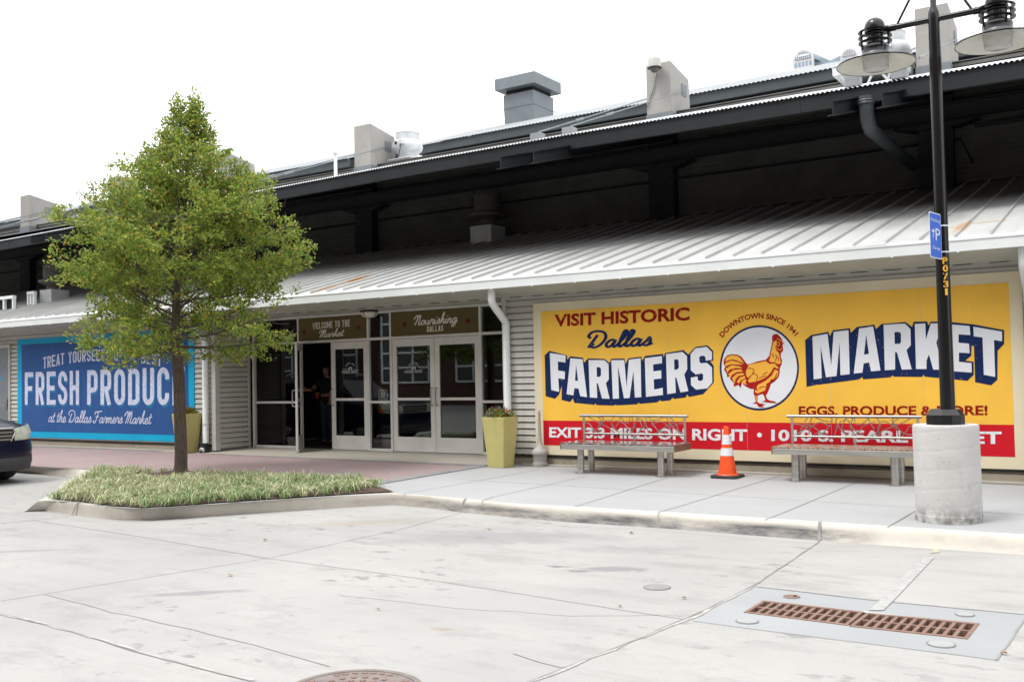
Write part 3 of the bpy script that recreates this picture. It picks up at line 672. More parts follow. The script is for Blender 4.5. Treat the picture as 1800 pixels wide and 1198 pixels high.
# decals on the door glass
for dd, cx in ((d2, 615.5), (d3, 727)):
    w = 14.5 if dd is d2 else 16; k = w/15.5
    fn = quad_map((cx-w, 651.5-(.3 if dd is d2 else 1.0)), (cx+w, 650.2-(.3 if dd is d2 else 1.0)), (cx+w, 655.6-(.3 if dd is d2 else 1.0)), (cx-w, 656.8-(.3 if dd is d2 else 1.0)), YG-.012)
    put_strokes(dd, gothic_text('FARMERS MARKET', .5, .16, .12, .3), lambda u, v, fn=fn: fn(u, v), 'pale_decal')
    c = at(cx, 647, YG-.012); S = []
    tw = gothic_text('DALLAS', .5, .17, .2)
    def arcfn(u, v, c=c):
        a = pi/2+(.5-u)*1.9; r = .115+.036*v; return c+np.array([cos(a)*r, 0, -.03+sin(a)*r])
    put_strokes(dd, tw, arcfn, 'pale_decal')
    em = MB()                                        # little emblem: a ribbon-like animal mark
    e = [(-.05, .0), (-.03, .035), (.05, .035), (.065, .01), (.05, .015), (.045, -.03), (.03, -.03), (.03, 0), (-.005, 0), (-.02, -.035), (-.045, -.03)]
    em.tess([e], lambda p, c=c: c+np.array([p[0], 0, p[1]-.01])); obj('emblem', em, 'pale_decal', dd)
# dark interior behind the glass
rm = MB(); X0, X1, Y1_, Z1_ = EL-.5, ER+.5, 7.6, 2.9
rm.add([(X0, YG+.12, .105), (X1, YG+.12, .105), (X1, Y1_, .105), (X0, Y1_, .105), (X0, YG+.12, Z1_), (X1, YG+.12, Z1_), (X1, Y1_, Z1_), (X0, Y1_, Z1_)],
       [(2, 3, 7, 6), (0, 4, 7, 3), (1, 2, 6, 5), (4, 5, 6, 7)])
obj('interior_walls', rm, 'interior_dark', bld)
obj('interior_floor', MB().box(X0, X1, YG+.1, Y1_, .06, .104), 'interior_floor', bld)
obj('interior_lamp', MB().box(-10.9, -10.3, 2.6, 2.75, 2.72, 2.76).box(-10.6, -10.0, 4.6, 4.75, 2.70, 2.74), 'lamp_warm', bld)
# lean-to canopy
ct = MB().add([(XL, -.63, canopy_z(-.63)), (XR, -.63, canopy_z(-.63)), (XR, 5.95, canopy_z(5.95)), (XL, 5.95, canopy_z(5.95))], [(0, 1, 2, 3)])
x = -7.229-.401*96
while x < XR:
    a = canopy_z(-.6); b = canopy_z(5.9)
    ct.hexa([(x-.009, -.6, a), (x+.009, -.6, a), (x+.009, 5.9, b), (x-.009, 5.9, b)], [(x-.007, -.6, a+.040), (x+.007, -.6, a+.040), (x+.007, 5.9, b+.040), (x-.007, 5.9, b+.040)])
    x += .401
obj('canopy_roof', ct, 'roof_light', bld)
gb = MB(); gp = [(-.645, 2.885), (-.50, 2.885), (-.50, 3.02), (-.515, 3.02), (-.515, 2.90), (-.63, 2.90), (-.63, 3.008), (-.615, 3.008), (-.615, 3.03), (-.655, 3.03), (-.655, 3.015), (-.645, 3.01)]
gb.prism(gp, 'x', XL, XR)
x = -45
while x < XR: gb.box(x-.004, x+.004, -.6475, -.498, 2.8835, 3.026); x += 3.05
x = -45.3
while x < XR: gb.box(x-.012, x+.012, -.652, -.63, 2.872, 2.8845); x += .76
obj('gutter', gb, 'gutter_paint', bld)
sf = MB().add([(XL, -.6, 2.886), (XR, -.6, 2.886), (XR, -.02, 2.775), (XL, -.02, 2.775)], [(3, 2, 1, 0)])
sf.add([(EL-.3, -.02, 2.775), (ER+.3, -.02, 2.775), (ER+.3, 1.1, 2.79), (EL-.3, 1.1, 2.79)], [(3, 2, 1, 0)])
sf.box(XL, XR, -.615, -.6, 2.886, 3.03)
obj('soffit', sf, 'soffit_paint', bld)
sv = MB(); x = -16
while x < XR: sv.box(x, x+.22, -.06, -.045, 2.772, 2.779); x += .42
obj('soffit_vent', sv, 'upper_steel', bld)
# clerestory wall, columns, beams
YW = 5.90
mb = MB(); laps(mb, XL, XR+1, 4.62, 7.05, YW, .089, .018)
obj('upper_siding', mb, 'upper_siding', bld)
FIN = [-33.0, -27.9, -22.8, -17.4, -8.99, -3.54, 2.05, 7.5, 12.9, 18.3]
CW = .57                                             # column width
for x in FIN:
    mb = MB(); x1 = x+CW
    mb.add([(x, 5.635, 4.5), (x1, 5.635, 4.5), (x1, 6.79, 4.5), (x, 6.79, 4.5), (x, 5.635, 8.095), (x1, 5.635, 8.095), (x1, 6.61, 7.91), (x, 6.61, 7.91)],
           [(3, 2, 1, 0), (4, 5, 6, 7), (0, 1, 5, 4), (1, 2, 6, 5), (2, 3, 7, 6), (3, 0, 4, 7)])
    c = obj('column', mb, 'fin_concrete', bld, bevel=.012)
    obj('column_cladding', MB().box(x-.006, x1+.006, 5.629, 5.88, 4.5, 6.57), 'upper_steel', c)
    obj('base_flashing', MB().box(x-.012, x1+.012, 5.62, 6.80, 6.66, 7.01), 'vent_grey', c)
    for xa in (x1, x-.015): obj('anchor_plate', MB().box(xa, xa+.015, 6.20, 6.44, 7.48, 7.73), 'vent_grey', c)
    for xr in (x-.04, x1+.04):
        rod = MB().tube([(xr, 6.32, 7.606), (xr, 1.23, 5.79)], .011, 8).tube([(xr, 2.876, 6.378), (xr, 2.565, 6.267)], .023, 8)
        obj('tie_rod', rod, 'vent_grey', bld, smooth=True)
        obj('tie_bracket', MB().box(xr-.125, xr+.09, 1.14, 1.32, 5.61, 5.764), 'ridge_metal', bld, bevel=.01)
        ob = MB(); zz = lambda Y: 5.034+.262*(Y+.008)
        for dz0, dz1, hw in ((-.107, -.089, .08), (.089, .107, .08), (-.089, .089, .008)):
            ob.hexa([(xr-hw, 0, zz(0)+dz0), (xr+hw, 0, zz(0)+dz0), (xr+hw, 5.55, zz(5.55)+dz0), (xr-hw, 5.55, zz(5.55)+dz0)],
                    [(xr-hw, 0, zz(0)+dz1), (xr+hw, 0, zz(0)+dz1), (xr+hw, 5.55, zz(5.55)+dz1), (xr-hw, 5.55, zz(5.55)+dz1)])
        obj('outrigger_beam', ob, 'fascia_dark', bld)
    obj('corbel', MB().hexa([(x-.13, 5.57, 5.826), (x1+.13, 5.57, 5.826), (x1+.13, 5.88, 5.826), (x-.13, 5.88, 5.826)], [(x-.45, 5.57, 5.924), (x1+.45, 5.57, 5.924), (x1+.45, 5.88, 5.924), (x-.45, 5.88, 5.924)]), 'upper_steel', bld)
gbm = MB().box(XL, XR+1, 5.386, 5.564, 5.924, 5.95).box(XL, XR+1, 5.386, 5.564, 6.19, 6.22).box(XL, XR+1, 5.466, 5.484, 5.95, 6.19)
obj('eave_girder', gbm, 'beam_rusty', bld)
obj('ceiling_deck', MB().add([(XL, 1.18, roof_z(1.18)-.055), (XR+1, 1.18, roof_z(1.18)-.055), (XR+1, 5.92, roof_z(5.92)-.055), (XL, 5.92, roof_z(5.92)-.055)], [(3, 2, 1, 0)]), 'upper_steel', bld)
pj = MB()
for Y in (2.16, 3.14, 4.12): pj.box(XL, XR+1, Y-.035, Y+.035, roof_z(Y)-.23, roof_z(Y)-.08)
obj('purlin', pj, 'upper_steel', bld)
# eave fascia follows its gently bowed line, corrugated sheet above
EZ = [(-46, 5.28), (-26.2, 5.412), (-23.1, 5.443), (-15.7, 5.55), (-12.0, 5.595), (-8.5, 5.599), (-5.3, 5.572), (-2.2, 5.546), (2.7, 5.506), (40, 5.5)]
def ez(x):
    for (a, za), (b, zb) in zip(EZ[:-1], EZ[1:]):
        if x <= b: return za+(zb-za)*(x-a)/(b-a)
    return EZ[-1][1]
fb = MB()
xs = [XL+(XR+1.4-XL)*k/120 for k in range(121)]
ring = lambda x: [(x, 1.096, ez(x)-.232), (x, 1.096, ez(x)), (x, 1.167, ez(x)), (x, 1.167, ez(x)-.232)]
fb.grid([ring(x)+[ring(x)[0]] for x in xs])
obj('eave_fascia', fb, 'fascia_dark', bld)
fj = MB(); x = -44
while x < XR: fj.box(x-.004, x+.004, 1.091, 1.095, ez(x)-.228, ez(x)-.005); x += 3.05
obj('fascia_joint', fj, 'upper_steel', bld)
def corrugated(x0, x1, lines, pitch=.0676, amp=.011):
    n = int((x1-x0)/pitch*4); rows = []
    for (Y, zf) in lines:
        rows.append([(x0+(x1-x0)*k/n, Y, zf(x0+(x1-x0)*k/n)+amp*sin(k*pi/2)) for k in range(n+1)])
    return MB().grid(rows)
rise = lambda x, Y: ez(x)+.010+.283*(Y-1.06)
obj('eave_roof', corrugated(XL, XR+1.4, [(1.06, lambda x: rise(x, 1.06)), (4, lambda x: rise(x, 4)), (10.3, lambda x: rise(x, 10.3))], .0676, .013), 'galvanised', bld, smooth=True)
# roof monitors behind
for a, b in ((XL, -21.3), (-18.6, XR+3)):
    mo = obj('roof_monitor', MB().box(a+.3, b-.3, 10.17, 18, 7.2, 8.26).add([(a+.02, 9.73, 8.46), (a+.02, 12.31, 9.35), (a+.02, 15.4, 8.26), (a+.02, 9.73, 8.25), (b-.02, 9.73, 8.46), (b-.02, 12.31, 9.35), (b-.02, 15.4, 8.26), (b-.02, 9.73, 8.25)], [(0, 1, 2, 3), (7, 6, 5, 4), (3, 2, 6, 7)]), 'upper_steel', bld)
    obj('monitor_fascia', MB().box(a, b, 9.64, 9.73, 8.23, 8.483), 'monitor_fascia', mo)
    obj('monitor_roof', corrugated(a, b, [(9.58, lambda x: 8.483), (12.31, lambda x: 9.44), (15.9, lambda x: 8.35)], .115, .014), 'ridge_metal', mo, smooth=True)
# rainwater pipes
def pipe(px_, upper, name='downspout'):
    mb = MB(); x = px_; r = .062
    if upper: mb.tube([(x, -.50, 2.89), (x, -.50, 2.72), (x, -.48, 2.66), (x, -.14, 2.40), (x, -.10, 2.34), (x, -.10, .22), (x+.02, -.14, .15), (x+.03, -.24, .10)], r, 14)
    p = obj(name, mb, 'gutter_paint', bld, smooth=True)
    obj('pipe_band', MB().lathe([(r+.006, 2.28), (r+.006, 2.31)], (x, -.10, 0), 14).lathe([(r+.006, .62), (r+.006, .66)], (x, -.10, 0), 14), 'gutter_paint', p)
    return p
pipe(-8.92, True); p2 = pipe(at(361, 700, -.1)[0], True); pipe(at(1797, 470, -.5)[0]+.02, True)
xq = at(361, 700, -.1)[0]
obj('pipe_boot', MB().lathe([(.085, .05), (.095, .06), (.095, .2), (.085, .25), (.07, .25)], (xq+.01, -.15, 0), 16), 'upper_steel', p2, smooth=True)
# rain pipe hanging under the high eave
hx = -3.364
ph = MB().tube([(hx, .971, 5.38), (hx, .971, 5.167), (hx, .99, 5.087), (hx, 1.06, 5.007), (hx, 1.185, 4.945), tuple(at(1606, 292, 5.41))], .10, 14)
ph.lathe([(.108, 5.256), (.115, 5.274), (.108, 5.292), (.115, 5.31), (.108, 5.328)], (hx, .971, 0), 14)
obj('eave_drain_pipe', ph, 'monitor_fascia', bld, smooth=True)
# conduits and a loose cable along the upper wall
obj('conduit', MB().tube([(XL, 5.795, 5.505), (-2.85, 5.795, 5.61), (-2.67, 5.795, 5.15)], .027, 6), 'upper_steel', bld)
obj('loose_cable', MB().tube(cat_rom([(-13.44, 5.5, 6.04), (-13.48, 5.45, 5.68), (-13.35, 5.4, 5.42), (-13.08, 5.28, 5.15)], 5), .017, 6), 'upper_steel', bld)
obj('conduit', MB().tube([(-2.58, 5.546, 5.755), (XR, 5.546, 5.755)], .04, 8), 'upper_steel', bld)
# utility door at far left
dx1 = at(18.5, 650, -.02)[0]
ud = obj('utility_door', MB().box(dx1-1.0, dx1-.06, -.035, -.005, .12, 2.44), 'vent_grey', bld, bevel=.003)
obj('door_frame', MB().box(dx1-.06, dx1, -.045, .0, .1, 2.52).box(dx1-1.06, dx1-.06, -.044, .0, 2.44, 2.518), 'trim_grey', ud)
obj('door_handle', MB().box(dx1-.15, dx1-.10, -.06, -.035, .95, 1.2).tube([(dx1-.125, -.09, 1.02), (dx1-.27, -.09, 1.02)], .012, 8).tube([(dx1-.125, -.05, 1.02), (dx1-.125, -.09, 1.02)], .012, 8), 'steel_bright', ud, smooth=True)
obj('door_sign', MB().box(dx1-.62, dx1-.335, -.0375, -.035, 1.66, 1.71), 'blue_cyan', ud)

# ------------------------------------------------------------------ entrance signs over the doors
YS = YG-.03
def transom(label, x0, x1):
    root = thing('transom_sign', ((x0+x1)/2, YS, 2.285), label, 'sign')
    obj('sign_panel', MB().box(x0+.03, x1-.03, YS, YS+.02, 2.29, 2.742), 'olive_sign', root)
    return root
ts1 = transom('olive sign over the half-open door pair reading WELCOME TO THE Market', Mx['hinge'], Mx['b'])
ts2 = transom('olive sign over the closed door pair reading Nourishing DALLAS', Mx['c'], Mx['d'])
YT = YS-.003
f = quad_map((549.7, 567.3), (615.3, 561.3), (615.3, 573.3), (549.7, 578.7), YT)
put_strokes(ts1, gothic_text('WELCOME TO THE', .42, .15, .09, .22), f, 'white_vinyl')
f = quad_map((560, 580.5), (605.5, 576.5), (605.5, 589.5), (560, 593), YT)
put_strokes(ts1, script_text('Market', .11), f, 'white_vinyl')
for cx, cy_ in ((630.3, 575.8), (534.5, 584)):
    obj('star', MB().add(star_poly(at(cx, cy_, YT), .068, YT), [tuple(range(10))]), 'star_red', ts1)
f = quad_map((727, 554.5), (805, 547.5), (805, 566), (727, 571.5), YT)
put_strokes(ts2, script_text('Nourishing', .11), f, 'white_vinyl')
f = quad_map((750.6, 573), (779.3, 571), (779.3, 581.5), (750.6, 583.5), YT)
put_strokes(ts2, gothic_text('DALLAS', .42, .15, .09), f, 'white_vinyl')
for cx, cy_ in ((711, 570), (822.6, 563.5)):
    obj('star', MB().add(star_poly(at(cx, cy_, YT), .072, YT), [tuple(range(10))]), 'star_red', ts2)
npx = thing('window_notice', tuple(at(673.5, 704, YG+.02)), 'small NO PETS ALLOWED notice on the glass between the doors', 'notice')
q = at(673.5, 695, YG+.022); hw = .105
b1 = MB()
for a_, b_ in (((-hw, -.11), (hw, -.11)), ((hw, -.11), (hw, .11)), ((hw, .11), (-hw, .11)), ((-hw, .11), (-hw, -.11))):
    pass
sq = [(-hw+.02, -.11), (hw-.02, -.11), (hw, -.09), (hw, .09), (hw-.02, .11), (-hw+.02, .11), (-hw, .09), (-hw, -.09)]
for st in stroke2d(sq, .008, True): b1.add([q+np.array([p[0], 0, p[1]]) for p in st], [(0, 1, 2, 3)])
obj('notice_border', b1, 'pale_decal', npx)
b1 = MB()
for st in stroke2d([(.05*cos(2*pi*k/20), .04+.05*sin(2*pi*k/20)) for k in range(20)], .011, True): b1.add([q+np.array([p[0], 0, p[1]]) for p in st], [(0, 1, 2, 3)])
for i, pth in enumerate(([(-.035, .075), (.035, .005)], [(-.03, .01), (-.015, .045), (.02, .05), (.032, .02)])):
    for st in stroke2d(pth, .012): b1.add([q+np.array([p[0], -.0004*(i+1), p[1]]) for p in st], [(0, 1, 2, 3)])
obj('pictogram', b1, 'pale_decal', npx)
for txt, z in (('NO PETS', -.045), ('ALLOWED', -.085)):
    put_strokes(npx, gothic_text(txt, .5, .17, .12), lambda u, v, z=z: q+np.array([(u-.5)*.15, 0, z+v*.028]), 'pale_decal')

# ------------------------------------------------------------------ yellow mural
YM = -.045
mur = thing('farmers_mural', (at(1366, 650, 0)[0], 0, .22), 'big yellow and red painted mural with a rooster and FARMERS MARKET lettering', 'mural')
A = at(936.5, 533.4, -.04); Bp = at(1795.3, 475.4, -.04)
mx0, mx1, mz0, mz1 = A[0], Bp[0], .225, (A[2]+Bp[2])/2
obj('backing_panel', MB().box(mx0, mx1, -.04, -.004, mz0, mz1), 'mural_cream', mur, bevel=.003)
y0 = at(950.5, 547, YM); y1_ = at(1772.7, 496.7, YM); yz = (y0[2]+y1_[2])/2; zr = (at(954, 739.7, YM)[2]+at(1780.5, 744.6, YM)[2])/2; zb = (at(954.5, 783, YM)[2]+at(1781.4, 800.9, YM)[2])/2
obj('yellow_field', MB().box(y0[0], y1_[0], -.0425, -.04, zr, yz), 'mural_yellow', mur)
obj('red_band', MB().box(y0[0], y1_[0], -.0425, -.04, zb, zr), 'mural_red', mur)
for k in range(1, 6):
    xk = mx0+(mx1-mx0)*k/6
    obj('panel_seam', MB().box(xk-.0015, xk+.0015, -.0432, -.0424, zb, yz), 'soffit_paint', mur)
Z2 = lambda x, y, ox, oy, s: (x/s+ox, y/s+oy)
def traced(polys, ox, oy, s, mat, Y, name, parent=mur):
    mb = MB()
    for lp in polys:
        loops = [[tuple(at(*Z2(*p, ox, oy, s), Y)[[0, 2]]) for p in l] for l in lp]
        mb.tess(loops, lambda p: (p[0], Y, p[1]))
    return obj(name, mb, mat, parent)
navyF = [(98, 500), (145, 457), (318, 500), (322, 545), (350, 510), (478, 525), (485, 575), (527, 532), (692, 537), (740, 578), (755, 535), (888, 533), (897, 588), (925, 530), (1055, 515), (1062, 555), (1088, 508), (1268, 487), (1275, 520), (1287, 480), (1470, 448), (1518, 492), (1590, 418), (1708, 402), (1765, 458), (1765, 552), (1735, 560), (1770, 605), (1770, 770), (1665, 885), (1525, 912), (1508, 887), (1490, 918), (1375, 932), (1365, 917), (1340, 945), (1250, 955), (1240, 942), (1210, 965), (1040, 980), (1030, 967), (1010, 985), (810, 995), (800, 985), (780, 997), (610, 992), (600, 972), (590, 990), (390, 970), (378, 925), (350, 962), (265, 942), (268, 800), (240, 890), (200, 930), (107, 905)]
FARM = [[[(148, 478), (305, 502), (303, 572), (228, 562), (230, 652), (298, 662), (296, 738), (232, 728), (242, 862), (163, 845)]],
 [[(352, 530), (472, 540), (517, 915), (450, 905), (432, 830), (392, 825), (382, 897), (315, 885)], [(408, 590), (398, 750), (428, 755)]],
 [[(532, 548), (690, 550), (730, 590), (732, 740), (703, 775), (740, 930), (665, 928), (625, 780), (612, 775), (618, 922), (545, 918)], [(612, 618), (614, 713), (640, 715), (655, 700), (655, 635), (640, 618)]],
 [[(757, 550), (885, 548), (908, 815), (930, 545), (1047, 530), (1053, 915), (990, 918), (975, 655), (938, 922), (882, 926), (822, 602), (833, 928), (772, 930)]],
 [[(1088, 530), (1258, 508), (1258, 580), (1170, 592), (1172, 660), (1250, 650), (1252, 730), (1176, 738), (1180, 840), (1265, 822), (1268, 893), (1100, 912)]],
 [[(1297, 490), (1460, 468), (1505, 510), (1508, 640), (1478, 690), (1518, 855), (1440, 868), (1400, 720), (1388, 722), (1395, 872), (1310, 885)], [(1378, 545), (1380, 645), (1410, 640), (1425, 625), (1422, 555), (1408, 540)]],
 [[(1590, 432), (1700, 418), (1752, 470), (1752, 545), (1690, 555), (1688, 520), (1670, 505), (1640, 508), (1625, 525), (1630, 568), (1645, 580), (1700, 575), (1752, 620), (1755, 770), (1705, 828), (1595, 840), (1545, 795), (1543, 722), (1610, 710), (1612, 745), (1628, 755), (1652, 752), (1665, 735), (1665, 690), (1650, 680), (1590, 690), (1543, 650), (1540, 490)]]]
traced([[navyF]], 940, 535, 5.625, 'mural_navy', YM, 'letter_shade')
traced(FARM, 940, 535, 5.625, 'mural_white', YM-.002, 'lettering')
navyM = [(70, 220), (120, 178), (258, 152), (272, 185), (295, 140), (435, 122), (440, 160), (490, 112), (632, 93), (645, 130), (690, 88), (885, 72), (938, 112), (950, 70), (1060, 68), (1070, 100), (1090, 68), (1250, 72), (1420, 90), (1440, 92), (1685, 138), (1685, 250), (1632, 305), (1630, 540), (1578, 585), (1450, 560), (1440, 265), (1420, 265), (1418, 345), (1370, 385), (1437, 395), (1438, 500), (1388, 548), (1260, 535), (1040, 515), (1030, 497), (1020, 517), (790, 515), (778, 505), (765, 520), (540, 537), (535, 517), (505, 538), (180, 580), (172, 578), (82, 598)]
MARK = [[[(130, 190), (252, 168), (282, 425), (302, 152), (422, 138), (432, 495), (357, 503), (350, 235), (325, 510), (240, 520), (195, 262), (205, 528), (140, 537)]],
 [[(508, 125), (622, 108), (682, 465), (605, 472), (590, 400), (545, 408), (535, 482), (465, 490)], [(566, 175), (548, 337), (588, 330)]],
 [[(707, 95), (880, 85), (925, 130), (928, 260), (893, 300), (935, 455), (855, 458), (815, 318), (800, 315), (800, 458), (717, 463)], [(795, 155), (797, 250), (835, 250), (848, 235), (848, 168), (835, 152)]],
 [[(960, 88), (1045, 84), (1050, 215), (1090, 84), (1180, 84), (1135, 240), (1190, 458), (1110, 458), (1075, 335), (1055, 385), (1055, 453), (970, 453)]],
 [[(1225, 90), (1405, 105), (1410, 178), (1315, 172), (1315, 240), (1400, 248), (1405, 325), (1318, 320), (1318, 395), (1420, 405), (1422, 482), (1230, 468)]],
 [[(1435, 110), (1668, 150), (1668, 228), (1602, 218), (1612, 517), (1520, 500), (1510, 198), (1438, 188)]]]
traced([[navyM]], 1400, 550, 4.615, 'mural_navy', YM, 'letter_shade')
traced(MARK, 1400, 550, 4.615, 'mural_white', YM-.002, 'lettering')
q4 = lambda ps, ox, oy, s, Y: quad_map(*[Z2(*p, ox, oy, s) for p in ps], Y)
put_font(mur, 'VISIT HISTORIC', q4([(195, 98), (1530, 24), (1530, 150), (195, 214)], 940, 535, 5.625, YM), 'mural_maroon', .035)
put_strokes(mur, script_text('Dallas', .135), q4([(515, 270), (1175, 245), (1175, 400), (515, 428)], 940, 535, 5.625, YM), 'mural_navy')
put_font(mur, 'EGGS, PRODUCE & MORE!', quad_map((1404, 713.3), (1736, 712), (1736, 728.5), (1404, 729.5), YM), 'mural_maroon', .030)
put_font(mur, 'EXIT 3.3 MILES ON RIGHT', quad_map((965.4, 750), (1313.7, 753.8), (1313.7, 774), (965.4, 767.5), YM), 'mural_white_worn', .032)
bc = at(1335, 764, YM); mb = MB().add([bc+np.array([.034*cos(k*pi/8), 0, .034*sin(k*pi/8)]) for k in range(16)], [tuple(range(16))]); obj('bullet', mb, 'mural_white_worn', mur)
put_font(mur, '1010 S. PEARL STREET', quad_map((1355.7, 754.3), (1760.7, 757.8), (1760.7, 779), (1355.7, 773.5), YM), 'mural_white_worn', .032)
# rooster roundel
RC = lambda x, y: (x/6.656+1250, y/6.656+550)
ell = lambda rx, ry, n=56: [(564+rx*cos(2*pi*k/n), 640+ry*sin(2*pi*k/n)) for k in range(n)]
traced([[ell(464, 498)]], 1250, 550, 6.656, 'mural_navy', YM, 'roundel_ring')
traced([[ell(442, 474)]], 1250, 550, 6.656, 'mural_white', YM-.001, 'roundel')
out_r = [(712, 285), (718, 262), (740, 246), (775, 243), (795, 262), (815, 285), (830, 310), (832, 335), (858, 352), (835, 368), (840, 400), (845, 430), (832, 455), (815, 470), (815, 510), (830, 550), (825, 600), (805, 640), (802, 700), (790, 750), (750, 795), (700, 830), (680, 890), (655, 945), (640, 965), (655, 1000), (680, 1020), (740, 1030), (775, 1055), (700, 1050), (650, 1045), (590, 1035), (635, 1018), (618, 965), (600, 945), (545, 965), (540, 1040), (570, 1055), (640, 1065), (600, 1085), (625, 1105), (560, 1100), (530, 1060), (480, 1058), (520, 1040), (508, 965), (495, 935), (500, 890), (455, 885), (400, 855), (360, 820), (345, 878), (320, 840), (280, 855), (265, 860), (262, 815), (225, 775), (220, 740), (185, 750), (185, 715), (150, 660), (165, 630), (145, 590), (150, 540), (180, 500), (230, 480), (310, 485), (360, 515), (400, 570), (425, 600), (470, 590), (540, 565), (640, 545), (680, 500), (700, 410), (715, 330)]
rz = YM-.002
rooster = traced([[out_r]], 1250, 550, 6.656, 'rooster_red', rz, 'rooster_emblem')
yel = [[[(440, 603), (540, 582), (640, 562), (665, 580), (700, 590), (745, 590), (790, 640), (770, 650), (735, 628), (700, 690), (660, 735), (600, 772), (520, 800), (450, 812), (430, 790), (470, 740), (440, 760), (415, 740), (405, 690)]],
 [[(690, 525), (708, 430), (728, 338), (765, 318), (762, 360), (752, 400), (765, 440), (790, 462), (806, 520), (815, 580), (790, 605), (765, 585), (745, 575), (715, 580), (675, 558)]],
 [[(745, 660), (775, 672), (788, 690), (772, 745), (735, 780), (700, 770), (690, 800), (640, 830), (650, 850), (630, 905), (590, 920), (545, 940), (515, 925), (515, 900), (560, 905), (530, 880), (545, 840), (640, 790), (710, 730)]],
 [[(175, 520), (235, 492), (305, 500), (345, 530), (385, 590), (320, 560), (250, 540), (165, 565)]], [[(165, 585), (240, 555), (320, 575), (375, 605), (300, 600), (220, 600), (165, 625)]],
 [[(172, 650), (240, 610), (330, 622), (370, 645), (290, 640), (215, 660), (190, 700)]], [[(200, 715), (260, 665), (345, 658), (375, 680), (300, 690), (245, 720), (230, 755)]],
 [[(245, 760), (300, 710), (370, 700), (390, 720), (320, 735), (285, 775), (272, 830)]], [[(300, 800), (340, 750), (395, 735), (400, 760), (350, 785), (322, 825)]], [[(350, 815), (385, 775), (415, 780), (400, 810), (420, 840), (390, 830)]],
 [[(520, 965), (532, 965), (532, 1030), (522, 1035)]]]
traced(yel, 1250, 550, 6.656, 'rooster_yellow', rz-.0012, 'rooster_feathers')
def px_strokes(paths, ox, oy, s, wpx, mat, Y, name, parent=mur):
    mb = MB()
    for i, p in enumerate(paths):
        for qd in stroke2d(cat_rom(p, 4), wpx): mb.add([at(*Z2(*c, ox, oy, s), Y-.0003*i) for c in qd], [(0, 1, 2, 3)])
    return obj(name, mb, mat, parent)
px_strokes([[(655, 562), (690, 590), (730, 575), (770, 600), (800, 600)], [(430, 640), (500, 660), (480, 720), (440, 750)], [(480, 700), (540, 730), (530, 790)], [(600, 720), (660, 690)], [(560, 760), (640, 730)], [(755, 480), (765, 520), (750, 560)], [(720, 470), (728, 520)], [(780, 500), (790, 560)], [(560, 880), (600, 860), (650, 860)], [(700, 790), (745, 760), (770, 700)]], 1250, 550, 6.656, 9, 'rooster_red', rz-.002, 'rooster_outline')
px_strokes([[(765, 345), (785, 340), (800, 355), (795, 378), (772, 380), (763, 362), (766, 346)], [(770, 300), (800, 310), (815, 330)], [(765, 400), (785, 425), (815, 430), (825, 405)], [(835, 345), (850, 352)]], 1250, 550, 6.656, 7, 'rooster_yellow', rz-.005, 'rooster_face')
V, Fc = font_text('DOWNTOWN SINCE 1941', .03, 1.02)
def arcp(u, v):
    a = radians(90+52.5-u*103); r = 1.165+.125*v
    return at(*RC(564+464*r*cos(a), 640-498*r*sin(a)), YM)
obj('lettering', MB().add([arcp(*p) for p in V], Fc), 'mural_maroon', mur)

# ------------------------------------------------------------------ blue mural
bm = thing('produce_mural', (-20, 0, .27), 'blue painted mural with cyan border reading FRESH PRODUCE behind the tree', 'mural')
bx0 = at(30.6, 650, -.03)[0]; bx1 = at(341, 650, -.03)[0]; bz0 = at(305, 776, -.03)[2]; bz1 = at(31, 598.5, -.03)[2]+.03
ix0 = at(38, 650, -.033)[0]; ix1 = at(330.8, 650, -.033)[0]; iz0 = at(305, 763.8, -.033)[2]; iz1 = at(38, 608, -.033)[2]+.03
obj('backing_panel', MB().box(bx0, bx1, -.03, -.004, bz0, bz1), 'blue_cyan', bm, bevel=.003)
obj('blue_field', MB().box(ix0, ix1, -.033, -.03, iz0, iz1), 'blue_panel', bm)
for k in range(1, 5):
    xk = bx0+(bx1-bx0)*k/5
    obj('panel_seam', MB().box(xk-.0015, xk+.0015, -.0338, -.0329, iz0, iz1), 'blue_dark', bm)
YB2 = -.036
def shadowed(strokes, quad, mat, sh, dx, dz):
    f0 = quad_map(*quad, YB2)
    put_strokes(bm, strokes, lambda u, v: f0(u, v)+np.array([dx, .0, dz]), sh, 'letter_shade', step=.0001)
    f1 = quad_map(*quad, YB2-.006)
    put_strokes(bm, strokes, f1, mat, step=.0001)
shadowed(gothic_text('FRESH', .43, .145, .12), [(43.6, 654.2), (139, 650.8), (139, 711), (43.6, 711)], 'chalk_white', 'blue_shadow', .04, -.05)
shadowed(gothic_text('PRODUCE', .43, .145, .12), [(153.2, 650.3), (324.6, 643.8), (324.6, 712), (153.2, 711)], 'chalk_white', 'blue_shadow', .04, -.05)
fl, fr2 = quad_map((75.7, 622), (284, 616), (284, 637), (75.7, 642), YB2), None
def bow(u, v): p = fl(u, v); return p+np.array([0, 0, .16*(1-(2*u-1)**2)-.085])
put_strokes(bm, gothic_text('TREAT YOURSELF TO THE BEST', .42, .14, .1, .24), bow, 'chalk_white')
put_strokes(bm, script_text('at the Dallas Farmers Market', .085), quad_map((85, 721), (267.5, 723), (267.5, 744.5), (85, 741), YB2), 'chalk_white')
